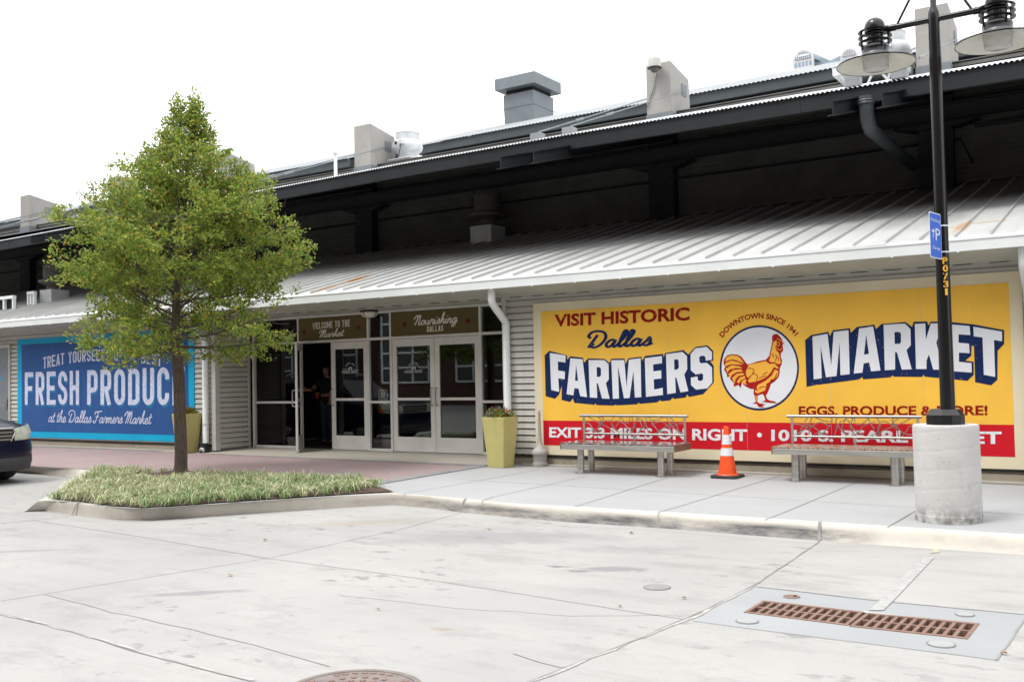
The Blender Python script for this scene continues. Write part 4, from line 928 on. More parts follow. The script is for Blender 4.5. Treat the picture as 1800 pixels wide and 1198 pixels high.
# ------------------------------------------------------------------ benches
simple('granite_tan', (.36, .27, .20), .3, col2=(.12, .075, .06), scale=38, lo=.45, hi=.58)
simple('tile_dark', (.10, .075, .07), .12, col2=(.30, .24, .22), scale=9, lo=.5, hi=.62, spec=.8)
simple('end_brown', (.20, .13, .085), .35, col2=(.12, .075, .05), scale=8)
def arcs(rng):
    """web of bent rods filling the back of a bench: (u, v) paths, u along the back, v from lower to upper rail"""
    base = [[(.03, 1), (.12, .7), (.25, .35), (.33, 0)], [(.0, .6), (.06, .55), (.1, .25), (.13, 0)], [(.0, .3), (.05, .15), (.12, .25), (.16, .5), (.2, .8), (.16, 1)], [(.14, 0), (.17, .4), (.22, .72), (.27, .75), (.3, .45), (.29, .1), (.3, 0)],
            [(.13, 1), (.19, .7), (.17, .55)], [(.32, 1), (.29, .6), (.32, .25), (.38, 0)], [(.32, .75), (.4, .6), (.45, .3), (.5, 0)], [(.33, .4), (.36, .7), (.38, 1)], [(.38, .9), (.42, .65), (.47, .65), (.48, 1)], [(.42, .1), (.5, .4), (.55, .85), (.62, .6), (.66, .0)],
            [(.46, 0), (.52, .4), (.5, .8), (.49, 1)], [(.53, 1), (.58, .5), (.56, .1)], [(.62, 1), (.63, .7), (.6, .4), (.54, .05)], [(.67, 1), (.68, .65), (.74, .2), (.8, 0)], [(.67, .75), (.74, .78), (.79, .9), (.82, 1)], [(.68, .5), (.77, .7), (.85, .45), (.87, 0)],
            [(.7, .0), (.76, .2), (.82, .45), (.9, .65)], [(.83, 1), (.87, .5), (.93, .2), (1, .05)], [(.86, 1), (.92, .5), (.95, .0)], [(.88, .45), (.95, .6), (1, .6)], [(.72, 0), (.78, .2), (.84, 0)]]
    return [[(u+rng.uniform(-.008, .008), v) for u, v in p] for p in base]
def bench(loc, label, top, L=1.80, rz=0, seed=1, mirror=False):
    rng = random.Random(seed)
    r = thing('park_bench', loc, label, 'bench', 'metal benches in front of the yellow mural', rz)
    old = r.rotation_euler.copy(); r.rotation_euler = (0, 0, 0); r.location = (0, 0, 0)
    dpt = .56; zt = .455
    fbm = MB().box(-L/2, L/2, -dpt, -dpt+.012, zt-.10, zt-.028).box(-L/2, L/2, -.012, 0, zt-.10, zt-.028)
    fbm.box(-L/2, L/2, -dpt, -.0, zt-.034, zt-.026)
    obj('seat_frame', fbm, 'steel_brushed', r, bevel=.003)
    obj('end_plate', MB().box(L/2, L/2+.016, -dpt, 0, zt-.10, zt-.002).box(-L/2-.016, -L/2, -dpt, 0, zt-.10, zt-.002), 'end_brown', r, bevel=.003)
    sb = MB(); n = 11 if top == 'tile_dark' else 3
    for k in range(n):
        a = -L/2+L*k/n; sb.box(a+.004, a+L/n-.004, -dpt+.006, -.004, zt-.026, zt)
    obj('seat', sb, top, r, bevel=.004)
    for x in (-L/2+.26, L/2-.26):
        for y in (-dpt+.13, -.11):
            lg = MB().lathe([(.05, .0), (.05, zt-.10)], (x, y, 0), 20).lathe([(.085, .0), (.085, .008), (.05, .010)], (x, y, 0), 20)
            obj('leg', lg, 'steel_brushed', r, smooth=True)
    zr0, zr1 = .56, .83; yb = -.045
    rl = MB().tube([(-L/2+.04, yb, zr1), (L/2-.0, yb, zr1)], .021, 10); obj('top_rail', rl, 'steel_bright', r, smooth=True)
    rl = MB().tube([(-L/2+.1, yb, zr0), (L/2-.04, yb, zr0)], .016, 10); obj('lower_rail', rl, 'steel_bright', r, smooth=True)
    for x, z1 in ((-L/2+.11, zr1), (0.05, zr0), (L/2-.05, zr1)):
        obj('back_post', MB().tube([(x, yb, zt-.01), (x, yb, z1)], .018, 10), 'steel_brushed', r, smooth=True)
    wb = MB(); x0, x1 = -L/2+.11, L/2-.05
    for p in arcs(rng):
        pts = [((x0+(x1-x0)*min(max(u if not mirror else 1-u, 0), 1)), yb+.004*math.sin(9*u), zr0+(zr1-zr0)*v) for u, v in p]
        wb.tube(cat_rom(pts, 4), .0068, 5)
    obj('backrest_web', wb, 'steel_bright', r, smooth=True)
    r.location = loc; r.rotation_euler = old
    return r
c = atg(1021.6, 831.3); c2 = atg(1162.3, 837.3)
bx = (c[0]+c2[0])/2; by = (c[1]+c2[1])/2
bench((bx, by+.43, gz(by+.1)), 'bench with dark tiled seat left of the orange traffic cone', 'tile_dark', c2[0]-c[0]+.52, 0, 3)
c = atg(1398.8, 845.5); c2 = atg(1574.5, 852.5)
bx = (c[0]+c2[0])/2; by2 = (c[1]+c2[1])/2
bench((bx, by2+.43, gz(by2+.1)), 'bench with speckled tan granite seat between the traffic cone and the lamp post pillar', 'granite_tan', c2[0]-c[0]+.52, 0, 11, True)

# ------------------------------------------------------------------ traffic cone
simple('cone_orange', (.85, .085, .012), .4, col2=(.74, .07, .012), scale=9)
simple('cone_white', (.72, .72, .74), .45, col2=(.60, .60, .62), scale=12)
simple('rubber_black', (.02, .02, .02), .65, col2=(.035, .034, .033), scale=14)
p = atg(1279, 838.5); g = gz(p[1])
cn = thing('traffic_cone', (p[0], p[1], g), 'orange traffic cone with two white bands between the benches', 'traffic cone')
hC = .70
def rad(z): return .135-(.135-.030)*(z/hC)
def band(z0, z1, e=0): return [(rad(z0)+e, z0), (rad(z1)+e, z1)]
cb = MB().lathe([(.150, .035), (.142, .05), (rad(.06), .06)]+band(.06, .33)+band(.33, .64)+[(rad(.64), .64), (.036, .652), (.036, .69), (.030, .70), (.022, .70)], (p[0], p[1], g), 28)
obj('cone_body', cb, 'cone_orange', cn, smooth=True)
bs = MB().prism([(p[0]+x, p[1]+y) for x, y in [(-.19, -.15), (-.15, -.19), (.15, -.19), (.19, -.15), (.19, .15), (.15, .19), (-.15, .19), (-.19, .15)]], 'z', g, g+.038)
bo = obj('cone_base', bs, 'rubber_black', cn, bevel=.008)
for z0, z1 in ((.30, .405), (.455, .585)):
    obj('reflective_band', MB().lathe(band(z0, z1, .0025), (p[0], p[1], g), 28, False, False), 'cone_white', cn, smooth=True)

# ------------------------------------------------------------------ street lamp
simple('black_enamel', (.006, .006, .007), .22, col2=(.009, .009, .010), scale=3, spec=.45)
simple('lamp_grey', (.10, .105, .115), .4, col2=(.08, .085, .09), scale=6)
simple('shade_white', (.66, .66, .60), .5, col2=(.58, .58, .52), scale=4)
simple('yellow_letters', (.80, .42, .02), .5, col2=(.74, .38, .02), scale=20)
m, nt, b = nmat('lamp_glass'); b.inputs['Base Color'].default_value = (.85, .85, .82, 1); b.inputs['Roughness'].default_value = .25; b.inputs['Transmission Weight'].default_value = .55
px, py = -1.772, -3.10
PX = -1.745                                          # the pole stands a little off the pillar's centre
LP = thing('street_lamp', (px, py, 0), 'tall black twin-headed street lamp standing on a round concrete pillar', 'street lamp')
R0 = .302
def pillar():
    mb = MB(); n = 72; prof = []; z = 0.0
    rows = []
    zs = [0, .06, .065, .07]+[.07+.016*k for k in range(1, 54)]+[.935]
    for z in zs:
        row = []
        for k in range(n+1):
            a = 2*pi*k/n; r = R0+.0015*sin(3*a+z*4)
            if z < .068: r += .003
            ph = ((z-.185*a/(2*pi)) % .185)     # spiral seam of the cardboard form
            if ph < .013: r -= .003
            if z > .93: r -= .006
            row.append((px+r*cos(a), py+r*sin(a), z))
        rows.append(row)
    mb.grid(rows); mb.add([(px, py, .937)]+rows[-1], [(0, k+1, k+2) for k in range(n)])
    return mb
obj('concrete_pillar', pillar(), 'pillar_concrete', LP, smooth=True, angle=50)
mk = MATS['pillar_concrete']; nt = mk.node_tree; b = nt.nodes['Principled BSDF']; src = b.inputs['Base Color'].links[0].from_socket   # splashed dirt round the foot
f = noise_fac(nt, 7, 6, .7, lo=.42, hi=.6); tc = N(nt, 'ShaderNodeTexCoord'); sx = N(nt, 'ShaderNodeSeparateXYZ'); nt.links.new(tc.outputs['Object'], sx.inputs[0])
r3 = N(nt, 'ShaderNodeMapRange'); r3.inputs[1].default_value = .17; r3.inputs[2].default_value = .03; nt.links.new(sx.outputs[2], r3.inputs[0])
mm = N(nt, 'ShaderNodeMath', operation='MULTIPLY'); nt.links.new(f, mm.inputs[0]); nt.links.new(r3.outputs[0], mm.inputs[1])
nt.links.new(mix(nt, mm.outputs[0], src, (.16, .15, .135)), b.inputs['Base Color'])
obj('base_collar', MB().lathe([(.178, .932), (.178, 1.03), (.135, 1.085), (.075, 1.088)], (px, py, 0), 12), 'black_enamel', LP)
obj('pole', MB().lathe([(.070, 1.08), (.066, 1.9), (.056, 4.93), (.056, 4.99), (.052, 5.02), (.030, 5.07), (.029, 6.3)], (PX, py, 0), 24), 'black_enamel', LP, smooth=True)
obj('arm', MB().tube([(PX-.46, py, 4.945), (PX+.46, py, 4.945)], .030, 14).tube([(PX-.50, py, 4.945), (PX-.36, py, 4.945)], .036, 14).tube([(PX+.36, py, 4.945), (PX+.50, py, 4.945)], .036, 14), 'black_enamel', LP, smooth=True)
for s in (-1, 1): obj('brace', MB().tube([(PX+s*.345, py, 4.97), (PX+s*.02, py, 5.56)], .013, 8), 'black_enamel', LP, smooth=True)
for s in (-1, 1):
    hx_ = PX+s*.565; c = (hx_, py, 0)
    dome = [(.103, 4.935)]+[(.103*cos(a), 4.985+.10*sin(a)) for a in [k*pi/2/8 for k in range(9)]]
    hd = obj('lamp_head', MB().lathe(dome, c, 24, True, False).lathe([(.090, 4.76), (.080, 4.93)], c, 20).lathe([(.14, 4.765), (.135, 4.70), (.142, 4.69)], c, 24), 'black_enamel', LP, smooth=True)
    obj('lamp_neck', MB().lathe([(.128, 4.79), (.139, 4.765), (.128, 4.725), (.142, 4.70), (.145, 4.685)], c, 24, False, False), 'lamp_grey', hd, smooth=True)
    rg = MB()
    for z in (4.94, 4.885, 4.83): rg.lathe([(.125, z-.004), (.165, z-.004), (.165, z+.004), (.125, z+.004), (.125, z-.004)], c, 32, False, False)
    for k in range(4): rg.box(hx_+.143*cos(k*pi/2+.7)-.008, hx_+.143*cos(k*pi/2+.7)+.008, py+.143*sin(k*pi/2+.7)-.008, py+.143*sin(k*pi/2+.7)+.008, 4.75, 4.94)
    obj('cooling_rings', rg, 'black_enamel', hd, smooth=True)
    obj('lamp_shade', MB().lathe([(.13, 4.690), (.37, 4.607), (.382, 4.600)], c, 48, False, False), 'lamp_grey', hd, smooth=True)
    obj('shade_lining', MB().lathe([(.378, 4.598), (.366, 4.601), (.13, 4.682)], c, 48, False, False), 'shade_white', hd, smooth=True)
    obj('shade_rim', MB().lathe([(.378, 4.594), (.386, 4.596), (.386, 4.606), (.378, 4.606)], c, 48, False, False), 'black_enamel', hd, smooth=True)
    obj('lamp_globe', MB().lathe([(.001, 4.538), (.10, 4.54), (.118, 4.548), (.124, 4.56), (.133, 4.68)], c, 32, False, False), 'lamp_glass', hd, smooth=True)
    obj('lamp_bulb', MB().lathe([(.02, 4.60), (.035, 4.63), (.03, 4.68)], c, 12), 'shade_white', hd, smooth=True)
# pole number, one figure under another, wrapped on the pole
pm = MB(); ang0 = atan2(CAM[1]-py, CAM[0]-px)
zt = at(1665, 452, py)[2]
for i, ch in enumerate('P0731'):
    V, Fc = font_text(ch, .03)
    z0 = zt-.036-i*.0765; wch = .050 if ch != '1' else .024
    vv = []
    for u, v in V:
        zz = z0-.03+v*.064; rr = .066-(zz-1.9)*.0033+.0018; a = ang0+ .38 +((u-.5)*wch)/rr
        vv.append((PX+rr*cos(a), py+rr*sin(a), zz))
    pm.add(vv, Fc)
obj('pole_number', pm, 'yellow_letters', LP)
# parking sign strapped to the pole, seen nearly edge-on
simple('sign_blue', (.03, .13, .62), .4, col2=(.03, .12, .56), scale=4)
simple('sign_white', (.72, .74, .78), .4, col2=(.66, .68, .72), scale=4)
zs0, zs1 = at(1650, 458, py)[2], at(1650, 379, py)[2]
hgt = zs1-zs0
SG = thing('parking_sign', (px-.06, py-.02, zs0), 'blue Parking Garage sign with arrow strapped to the black lamp pole', 'sign')
thn = radians(250)                                   # the plate runs from its free edge in to the pole
ctr = np.array([px, py, 0])
ex, ey = cos(radians(80.5)), sin(radians(80.5))     # along the plate, from its free edge back to the pole
e0 = np.array([PX+.006-.305*ex, py-.072-.305*ey, 0])
def sp(u, v, d=0): return e0+np.array([ex*u*.305, ey*u*.305, zs0+v*hgt])+np.array([ey, -ex, 0])*d
def plate(mb, d0, d1, ins):
    r = .06; pts = []
    for cx_, cz_, a0 in ((1-r-ins, 1-ins*.66-r*.66, 0), (r+ins, 1-ins*.66-r*.66, 90), (r+ins, r*.66+ins*.66, 180), (1-r-ins, r*.66+ins*.66, 270)):
        for k in range(5):
            a = radians(a0+k*22.5); pts.append((cx_+r*cos(a), cz_+r*.66*sin(a)))
    n = len(pts)
    return mb.add([sp(u, v, d0) for u, v in pts]+[sp(u, v, d1) for u, v in pts], [tuple(range(n))[::-1], tuple(range(n, 2*n))]+[(i, (i+1) % n, (i+1) % n+n, i+n) for i in range(n)])
obj('sign_plate', plate(MB(), 0, .003, 0), 'sign_white', SG); obj('sign_face', plate(MB(), .003, .0045, .035), 'sign_blue', SG)
for txt, u0, u1, v0, v1 in (('Parking', .12, .9, .80, .88), ('P', .48, .88, .40, .68), ('Garage', .2, .85, .20, .27)):
    put_font(SG, txt, lambda u, v, a=(u0, u1, v0, v1): sp(a[0]+(a[1]-a[0])*u, a[2]+(a[3]-a[2])*v, .0055), 'sign_white', .0)
ar = MB()
for st in stroke2d([(.28, .45), (.28, .62)], .05): ar.add([sp(*q, .0055) for q in st], [(0, 1, 2, 3)])
ar.add([sp(.12, .57, .0055), sp(.28, .57, .0058), sp(.44, .57, .0055), sp(.28, .64, .0055)], [(0, 1, 2, 3)])
obj('arrow', ar, 'sign_white', SG)
obj('mounting_band', MB().lathe([(.0665, 0), (.0665, .014)], (PX, py, zs0+hgt*.16), 20).lathe([(.0655, 0), (.0655, .014)], (PX, py, zs0+hgt*.74), 20), 'sign_white', SG)
obj('mounting_bracket', MB().box(PX-.03, PX+.0, py-.085, py-.03, zs0+hgt*.16, zs0+hgt*.16+.014).box(PX-.03, PX+.0, py-.085, py-.03, zs0+hgt*.74, zs0+hgt*.74+.014), 'sign_white', SG)

# ------------------------------------------------------------------ planters with flowers
simple('pot_chartreuse', (.50, .455, .175), .55, col2=(.45, .41, .155), scale=3)
streaks('pot_chartreuse', (7, 7, .6), (.33, .30, .13), .4)
def leafmat(name, c1, c2, c3, trans=.25):
    m, nt, b = nmat(name); b.inputs['Roughness'].default_value = .5; b.inputs['Specular IOR Level'].default_value = .35
    g = N(nt, 'ShaderNodeNewGeometry'); cr = N(nt, 'ShaderNodeValToRGB'); cr.color_ramp.elements[0].color = (*c1, 1); cr.color_ramp.elements[1].color = (*c3, 1)
    e = cr.color_ramp.elements.new(.55); e.color = (*c2, 1)
    nt.links.new(g.outputs['Random Per Island'], cr.inputs[0]); nt.links.new(cr.outputs[0], b.inputs['Base Color'])
    if trans:
        t = N(nt, 'ShaderNodeBsdfTranslucent'); nt.links.new(cr.outputs[0], t.inputs[0]); mx = N(nt, 'ShaderNodeMixShader'); mx.inputs[0].default_value = trans
        nt.links.new(b.outputs[0], mx.inputs[1]); nt.links.new(t.outputs[0], mx.inputs[2]); nt.links.new(mx.outputs[0], nt.nodes['Material Output'].inputs[0])
    return m
leafmat('flower_mix', (.06, .13, .02), (.38, .16, .05), (.20, .03, .035)); leafmat('flower_purple', (.10, .07, .16), (.18, .14, .22), (.12, .16, .08)); leafmat('flower_green', (.10, .20, .03), (.26, .32, .06), (.30, .12, .03))
def planter(loc, label, H=.80, wt=.212, wb=.148):
    r = thing('planter', loc, label, 'planter', 'tapered square planters by the wall')
    x, y, z = loc; mb = MB()
    q = lambda w, zz: [(x-w, y-w, z+zz), (x+w, y-w, z+zz), (x+w, y+w, z+zz), (x-w, y+w, z+zz)]
    mb.add(q(wb, 0)+q(wt, H)+q(wt-.03, H)+q(wt-.045, H-.08), [(3, 2, 1, 0)]+[(i, (i+1) % 4, (i+1) % 4+4, i+4) for i in range(4)]+[(i+4, (i+1) % 4+4, (i+1) % 4+8, i+8) for i in range(4)]+[(i+8, (i+1) % 4+8, (i+1) % 4+12, i+12) for i in range(4)])
    obj('pot', mb, 'pot_chartreuse', r, bevel=.006)
    s = wt-.046; obj('soil', MB().box(x-s, x+s, y-s, y+s, z+H-.09, z+H-.05), 'mulch', r)
    return r
def tuft(mb, c, n, R, H, ll, lw, rng):
    for _ in range(n):
        a = rng.uniform(0, 2*pi); rr = R*sqrt(rng.random()); hh = H*rng.random()*(1-.6*(rr/R)**2)
        p = np.array([c[0]+rr*cos(a), c[1]+rr*sin(a), c[2]+hh]); d = np.array([cos(a)*rng.uniform(.1, 1), sin(a)*rng.uniform(.1, 1), rng.uniform(.1, 1)])+np.array([rng.gauss(0, .4) for _ in range(3)])
        d /= np.linalg.norm(d); s = np.cross(d, [rng.gauss(0, 1) for _ in range(3)]); s /= np.linalg.norm(s)+1e-6; l = ll*rng.uniform(.6, 1.2); w_ = lw*rng.uniform(.6, 1.2)
        mb.add([p, p+d*l*.5+s*w_, p+d*l, p+d*l*.5-s*w_], [(0, 1, 2, 3)])
    return mb
def flowers(loc, label, seed, w=.17):
    rng = random.Random(seed); x, y, z = loc
    r = thing('flower_clump', loc, label, 'flowers', 'flowers growing in the planters')
    st = MB()
    for _ in range(26):
        a = rng.uniform(0, 2*pi); rr = w*sqrt(rng.random()); st.tube([(x+rr*.6*cos(a), y+rr*.6*sin(a), z-.02), (x+rr*cos(a), y+rr*sin(a), z+.11)], .005, 4)
    obj('stems', st, 'flower_green', r)
    for nm, mt, n, dx in (('leaves', 'flower_green', 520, 0), ('blossoms', 'flower_mix', 420, .03), ('purple_sprays', 'flower_purple', 240, -.08)):
        mb = MB()
        for k in range(7):
            a = rng.uniform(0, 2*pi); rr = w*.8*sqrt(rng.random()); tuft(mb, (x+rr*cos(a)+dx*.5, y+rr*sin(a), z+.02), n//7, .10, rng.uniform(.11, .2), .05, .014, rng)
        obj(nm, mb, mt, r)
d_ = ray(884.3, 780); Yp = -.44; loc = (d_[0]/d_[1]*(Yp-.148-CAM[1])-.148, Yp, gz(Yp)); planter(loc, 'chartreuse tapered planter in front of the downspout beside the closed doors'); flowers((loc[0], loc[1], loc[2]+.75), 'purple and orange flowers in the planter beside the closed doors', 5)
d_ = ray(326.5, 760); Yp = -.25; loc = (d_[0]/d_[1]*(Yp-.148-CAM[1])-.148, Yp, .056); planter(loc, 'chartreuse tapered planter half hidden behind the tree trunk'); flowers((loc[0], loc[1], loc[2]+.75), 'orange and yellow flowers in the planter behind the tree trunk', 9)

# ------------------------------------------------------------------ smokers' receptacle
simple('plastic_taupe', (.36, .345, .32), .55, col2=(.31, .30, .275), scale=6)
p = atg(942, 820.5); c = (p[0], p[1]+.13, gz(p[1]+.13))
sm = thing('ashtray_bin', c, 'taupe long-necked cigarette receptacle by the left edge of the yellow mural', 'ashtray')
obj('bin_base', MB().lathe([(.120, 0), (.125, .02), (.122, .065), (.105, .07), (.118, .19), (.128, .20)], c, 28), 'plastic_taupe', sm, smooth=True)
obj('bin_neck', MB().lathe([(.130, .20), (.132, .235), (.115, .26), (.06, .32), (.036, .38), (.027, .52), (.019, .80), (.022, .81), (.022, .875), (.012, .89)], c, 28), 'plastic_taupe', sm, smooth=True)
obj('opening', MB().lathe([(.007, 0), (.007, .004)], (c[0]+.006, c[1]-.024, c[2]+.85), 10), 'rubber_black', sm)

# ------------------------------------------------------------------ drain grates, manhole, lids
simple('rust_iron', (.16, .085, .060), .75, col2=(.20, .13, .10), scale=10)
def grate(Q, label):
    c = sum(np.array(q) for q in Q)/4
    r = thing('drain_grate', (c[0], c[1], -.15), label, 'drain grate', 'storm drain grates in the road')
    P = lambda u, v, z: tuple(np.array(Q[0])*(1-u)*(1-v)+np.array(Q[1])*u*(1-v)+np.array(Q[2])*u*v+np.array(Q[3])*(1-u)*v)+(z,)
    def bar(mb, u0, u1, v0, v1, z0=-.19, z1=-.146):
        b = [P(u0, v0, z0), P(u0, v1, z0), P(u1, v1, z0), P(u1, v0, z0)]; t = [P(u0, v0, z1), P(u0, v1, z1), P(u1, v1, z1), P(u1, v0, z1)]
        return mb.hexa(b, t)
    fm = MB(); bar(fm, 0, 1, 0, .09); bar(fm, 0, 1, .91, 1); bar(fm, 0, .035, .09, .91); bar(fm, .965, 1, .09, .91)
    obj('grate_frame', fm, 'rust_iron', r)
    gb = MB(); bar(gb, .035, .965, .47, .53, z1=-.148); n = 11
    for k in range(1, n):
        u = .035+.93*k/n
        for v0, v1 in ((.09, .47), (.53, .91)): bar(gb, u-.017, u+.017, v0, v1, z1=-.148)
    obj('grate_bars', gb, 'rust_iron', r)
grate(G1, 'rusty storm drain grate on the left of the pair, closer to the manhole cover'); grate(G2, 'rusty storm drain grate on the right of the pair, farther from the manhole cover')
simple('manhole_iron', (.20, .165, .15), .7, col2=(.13, .105, .095), scale=9)
p = atz(620, 1214, -.15); Rm = .375
mc = thing('manhole_cover', (p[0], p[1], -.15), 'round rusty manhole cover cut by the bottom edge of the view', 'manhole cover')
obj('cover_ring', MB().lathe([(Rm, -.148), (Rm, -.144), (Rm-.035, -.144), (Rm-.035, -.150)], (p[0], p[1], 0), 48, False, False), 'manhole_iron', mc)
mb = MB().lathe([(.001, -.1455), (Rm-.04, -.1455), (Rm-.04, -.15)], (p[0], p[1], 0), 48, False, False)
obj('cover_plate', mb, 'manhole_iron', mc)
kn = MB()
for rr_k, nn in ((.10, 10), (.16, 16), (.22, 22)):
    for k in range(nn):
        a = 2*pi*k/nn; kn.box(p[0]+rr_k*cos(a)-.012, p[0]+rr_k*cos(a)+.012, p[1]+rr_k*sin(a)-.012, p[1]+rr_k*sin(a)+.012, -.1456, -.141)
for k in range(36):
    if k % 9 < 7:
        a = 2*pi*k/36; kn.box(p[0]+.30*cos(a)-.014, p[0]+.30*cos(a)+.014, p[1]+.30*sin(a)-.011, p[1]+.30*sin(a)+.011, -.1456, -.142)
obj('raised_pattern', kn, 'rust_iron', mc)
simple('lid_grey', (.24, .24, .237), .8, col2=(.18, .18, .18), scale=30); simple('plug_pale', (.305, .314, .32), .85, col2=(.265, .272, .277), scale=14)
def lid(x, y, r, mat, label, cat, group=None):
    p = atz(x, y, -.15); t = thing('access_lid', (p[0], p[1], -.15), label, cat, group)
    obj('lid_disc', MB().lathe([(r, -.149), (r*.97, -.1425), (.001, -.1425)], (p[0], p[1], 0), 24, False, False), mat, t)
    obj('lid_rim', MB().lathe([(r+.006, -.149), (r+.006, -.1442), (r+.001, -.1442)], (p[0], p[1], 0), 24, False, False), 'joint_dark', t)
lid(1155, 1032, .10, 'lid_grey', 'small round grey lid in the road left of the drain apron', 'lid')
gp = 'plugs in the corners of the drain apron'
lid(1391.5, 1048.5, .055, 'rust_iron', 'rusty plug with a fallen leaf at the apron corner behind the grates', 'plug', gp)
lid(1313.5, 1091.5, .07, 'plug_pale', 'pale plug in front of the grate end nearest the manhole', 'plug', gp)
lid(1696, 1080, .055, 'plug_pale', 'pale plug behind the far end of the right-hand grate', 'plug', gp)
lid(1654.5, 1132, .075, 'plug_pale', 'pale plug in front of the right-hand grate', 'plug', gp)

# ------------------------------------------------------------------ fallen leaves and twigs
leafmat('dead_leaf', (.20, .08, .02), (.26, .12, .03), (.12, .06, .03), 0)
k = 0
for (x, y, lab) in [(700, 886, 'curled brown leaf in the kerb gutter'), (1090, 1013+54, 'brown leaf near the long road joint'), (466, 950, 'orange leaf on the road in front of the planting bed'), (1203, 1052, 'brown leaf on the road by the drain apron corner'), (1396, 1049, 'dead leaf lying on a plug'), (860, 931, 'dark leaf below the kerb'), (1765, 1150, 'brown leaf at the right end of the drain apron'), (665, 1072, 'reddish leaf in the middle of the road'), (405, 1012, 'pale leaf on the road below the bed'), (1110, 938, 'small yellow leaf on the road below the dark kerb')]:
    p = atz(x, y, -.15); mb = MB(); a = random.uniform(0, 6); s = random.uniform(.016, .03)
    pts = [np.array([p[0], p[1], -.143])+s*np.array([cos(a+t), sin(a+t)*.55, h]) for t, h in ((0, .6), (.9, .15), (2.2, .2), (3.1, .7), (4, .2), (5.2, .1))]
    mb.add([np.array([p[0], p[1], -.139])]+pts, [(0, i+1, (i+1) % 6+1) for i in range(6)])
    tagp(obj('fallen_leaf', mb, 'dead_leaf', loc=(p[0], p[1], -.14)), lab, 'leaf', 'fallen leaves on the road')
# ------------------------------------------------------------------ street tree
TB = atz(314, 839, 0); tx, ty = TB[0], TB[1]
rng = random.Random(21)
m, nt, b = nmat('bark'); b.inputs['Roughness'].default_value = .95
f = noise_fac(nt, 9, 8, .75, stretch=(4, 4, 1), lo=.35, hi=.65); nt.links.new(mix(nt, f, (.15, .115, .092), (.06, .044, .036)), b.inputs['Base Color']); bump(nt, b, f, .9, .012)
leafmat('tree_leaf', (.105, .195, .032), (.225, .32, .05), (.40, .40, .07), .42)
leafmat('tree_leaf_gold', (.48, .40, .06), (.50, .36, .05), (.46, .27, .05), .3)
tree = thing('street_tree', (tx, ty, 0), 'young oak-like street tree with yellow-green pyramidal crown in the planting bed', 'tree')
HT = 6.55
def trunk_pt(z):
    return np.array([tx+.03*sin(z*1.7)+.012*z+.011*max(0, z-2.5)**2*2.6+.01*sin(z*5), ty+.03*cos(z*1.3), z])
zs = [0, .04, .10, .2, .4, .7, 1.0, 1.3, 1.6, 1.66, 1.72, 2.0, 2.4, 2.9, 3.4, 3.9, 4.4, 4.9, 5.2, 5.4, 5.6]
rs = [.15, .128, .110, .100, .096, .094, .092, .090, .088, .096, .088, .082, .068, .058, .05, .043, .036, .028, .021, .013, .006]
tk = MB().tube([trunk_pt(z) for z in zs], rs, 14)
env = [(1.6, 0.646), (1.8, 1.412), (2.1, 1.73), (2.6, 1.799), (3.1, 1.947), (3.55, 1.891), (4.0, 1.649), (4.35, 1.384), (4.77, 1.1), (5.07, 0.714), (5.37, 0.414), (5.65, 0.2), (6.1, 0.12), (6.4, 0.06)]
def R(z):
    if z <= env[0][0]: return env[0][1]
    for (a, ra), (b, rb) in zip(env[:-1], env[1:]):
        if z <= b: return ra+(rb-ra)*(z-a)/(b-a)
    return .03
lv = MB(); gv = MB()
limbs = MB()
lvV = []; gvV = []
def leaf(p, d, size):
    s = np.cross(d, [rng.gauss(0, 1) for _ in range(3)]); s /= np.linalg.norm(s)+1e-6
    l = size*rng.uniform(.7, 1.25); w_ = l*.27; q = p+d*l
    (gvV if rng.random() < (.035 + (.10 if rng.random() < .3 else 0)) else lvV).append((p, p+d*l*.45+s*w_, q, p+d*l*.45-s*w_))
def clump(p, dirr, n, spread):
    rp_ = sqrt((p[0]-tx-.011*max(0, p[2]-2.5)**2*2.6)**2+(p[1]-ty)**2)
    if p[2] < 1.62 or rp_ > R(p[2])*(1.05+.18*sin(3*atan2(p[1]-ty, p[0]-tx)+p[2]*4.1)*sin(p[2]*2.7+1))+.06: return
    for _ in range(n):
        o = np.array([rng.gauss(0, spread), rng.gauss(0, spread), rng.gauss(0, spread*.7)])
        d = dirr*.6+np.array([rng.gauss(0, .7), rng.gauss(0, .7), rng.gauss(.05, .6)]); d /= np.linalg.norm(d)
        leaf(p+o, d, .056)
na = 0
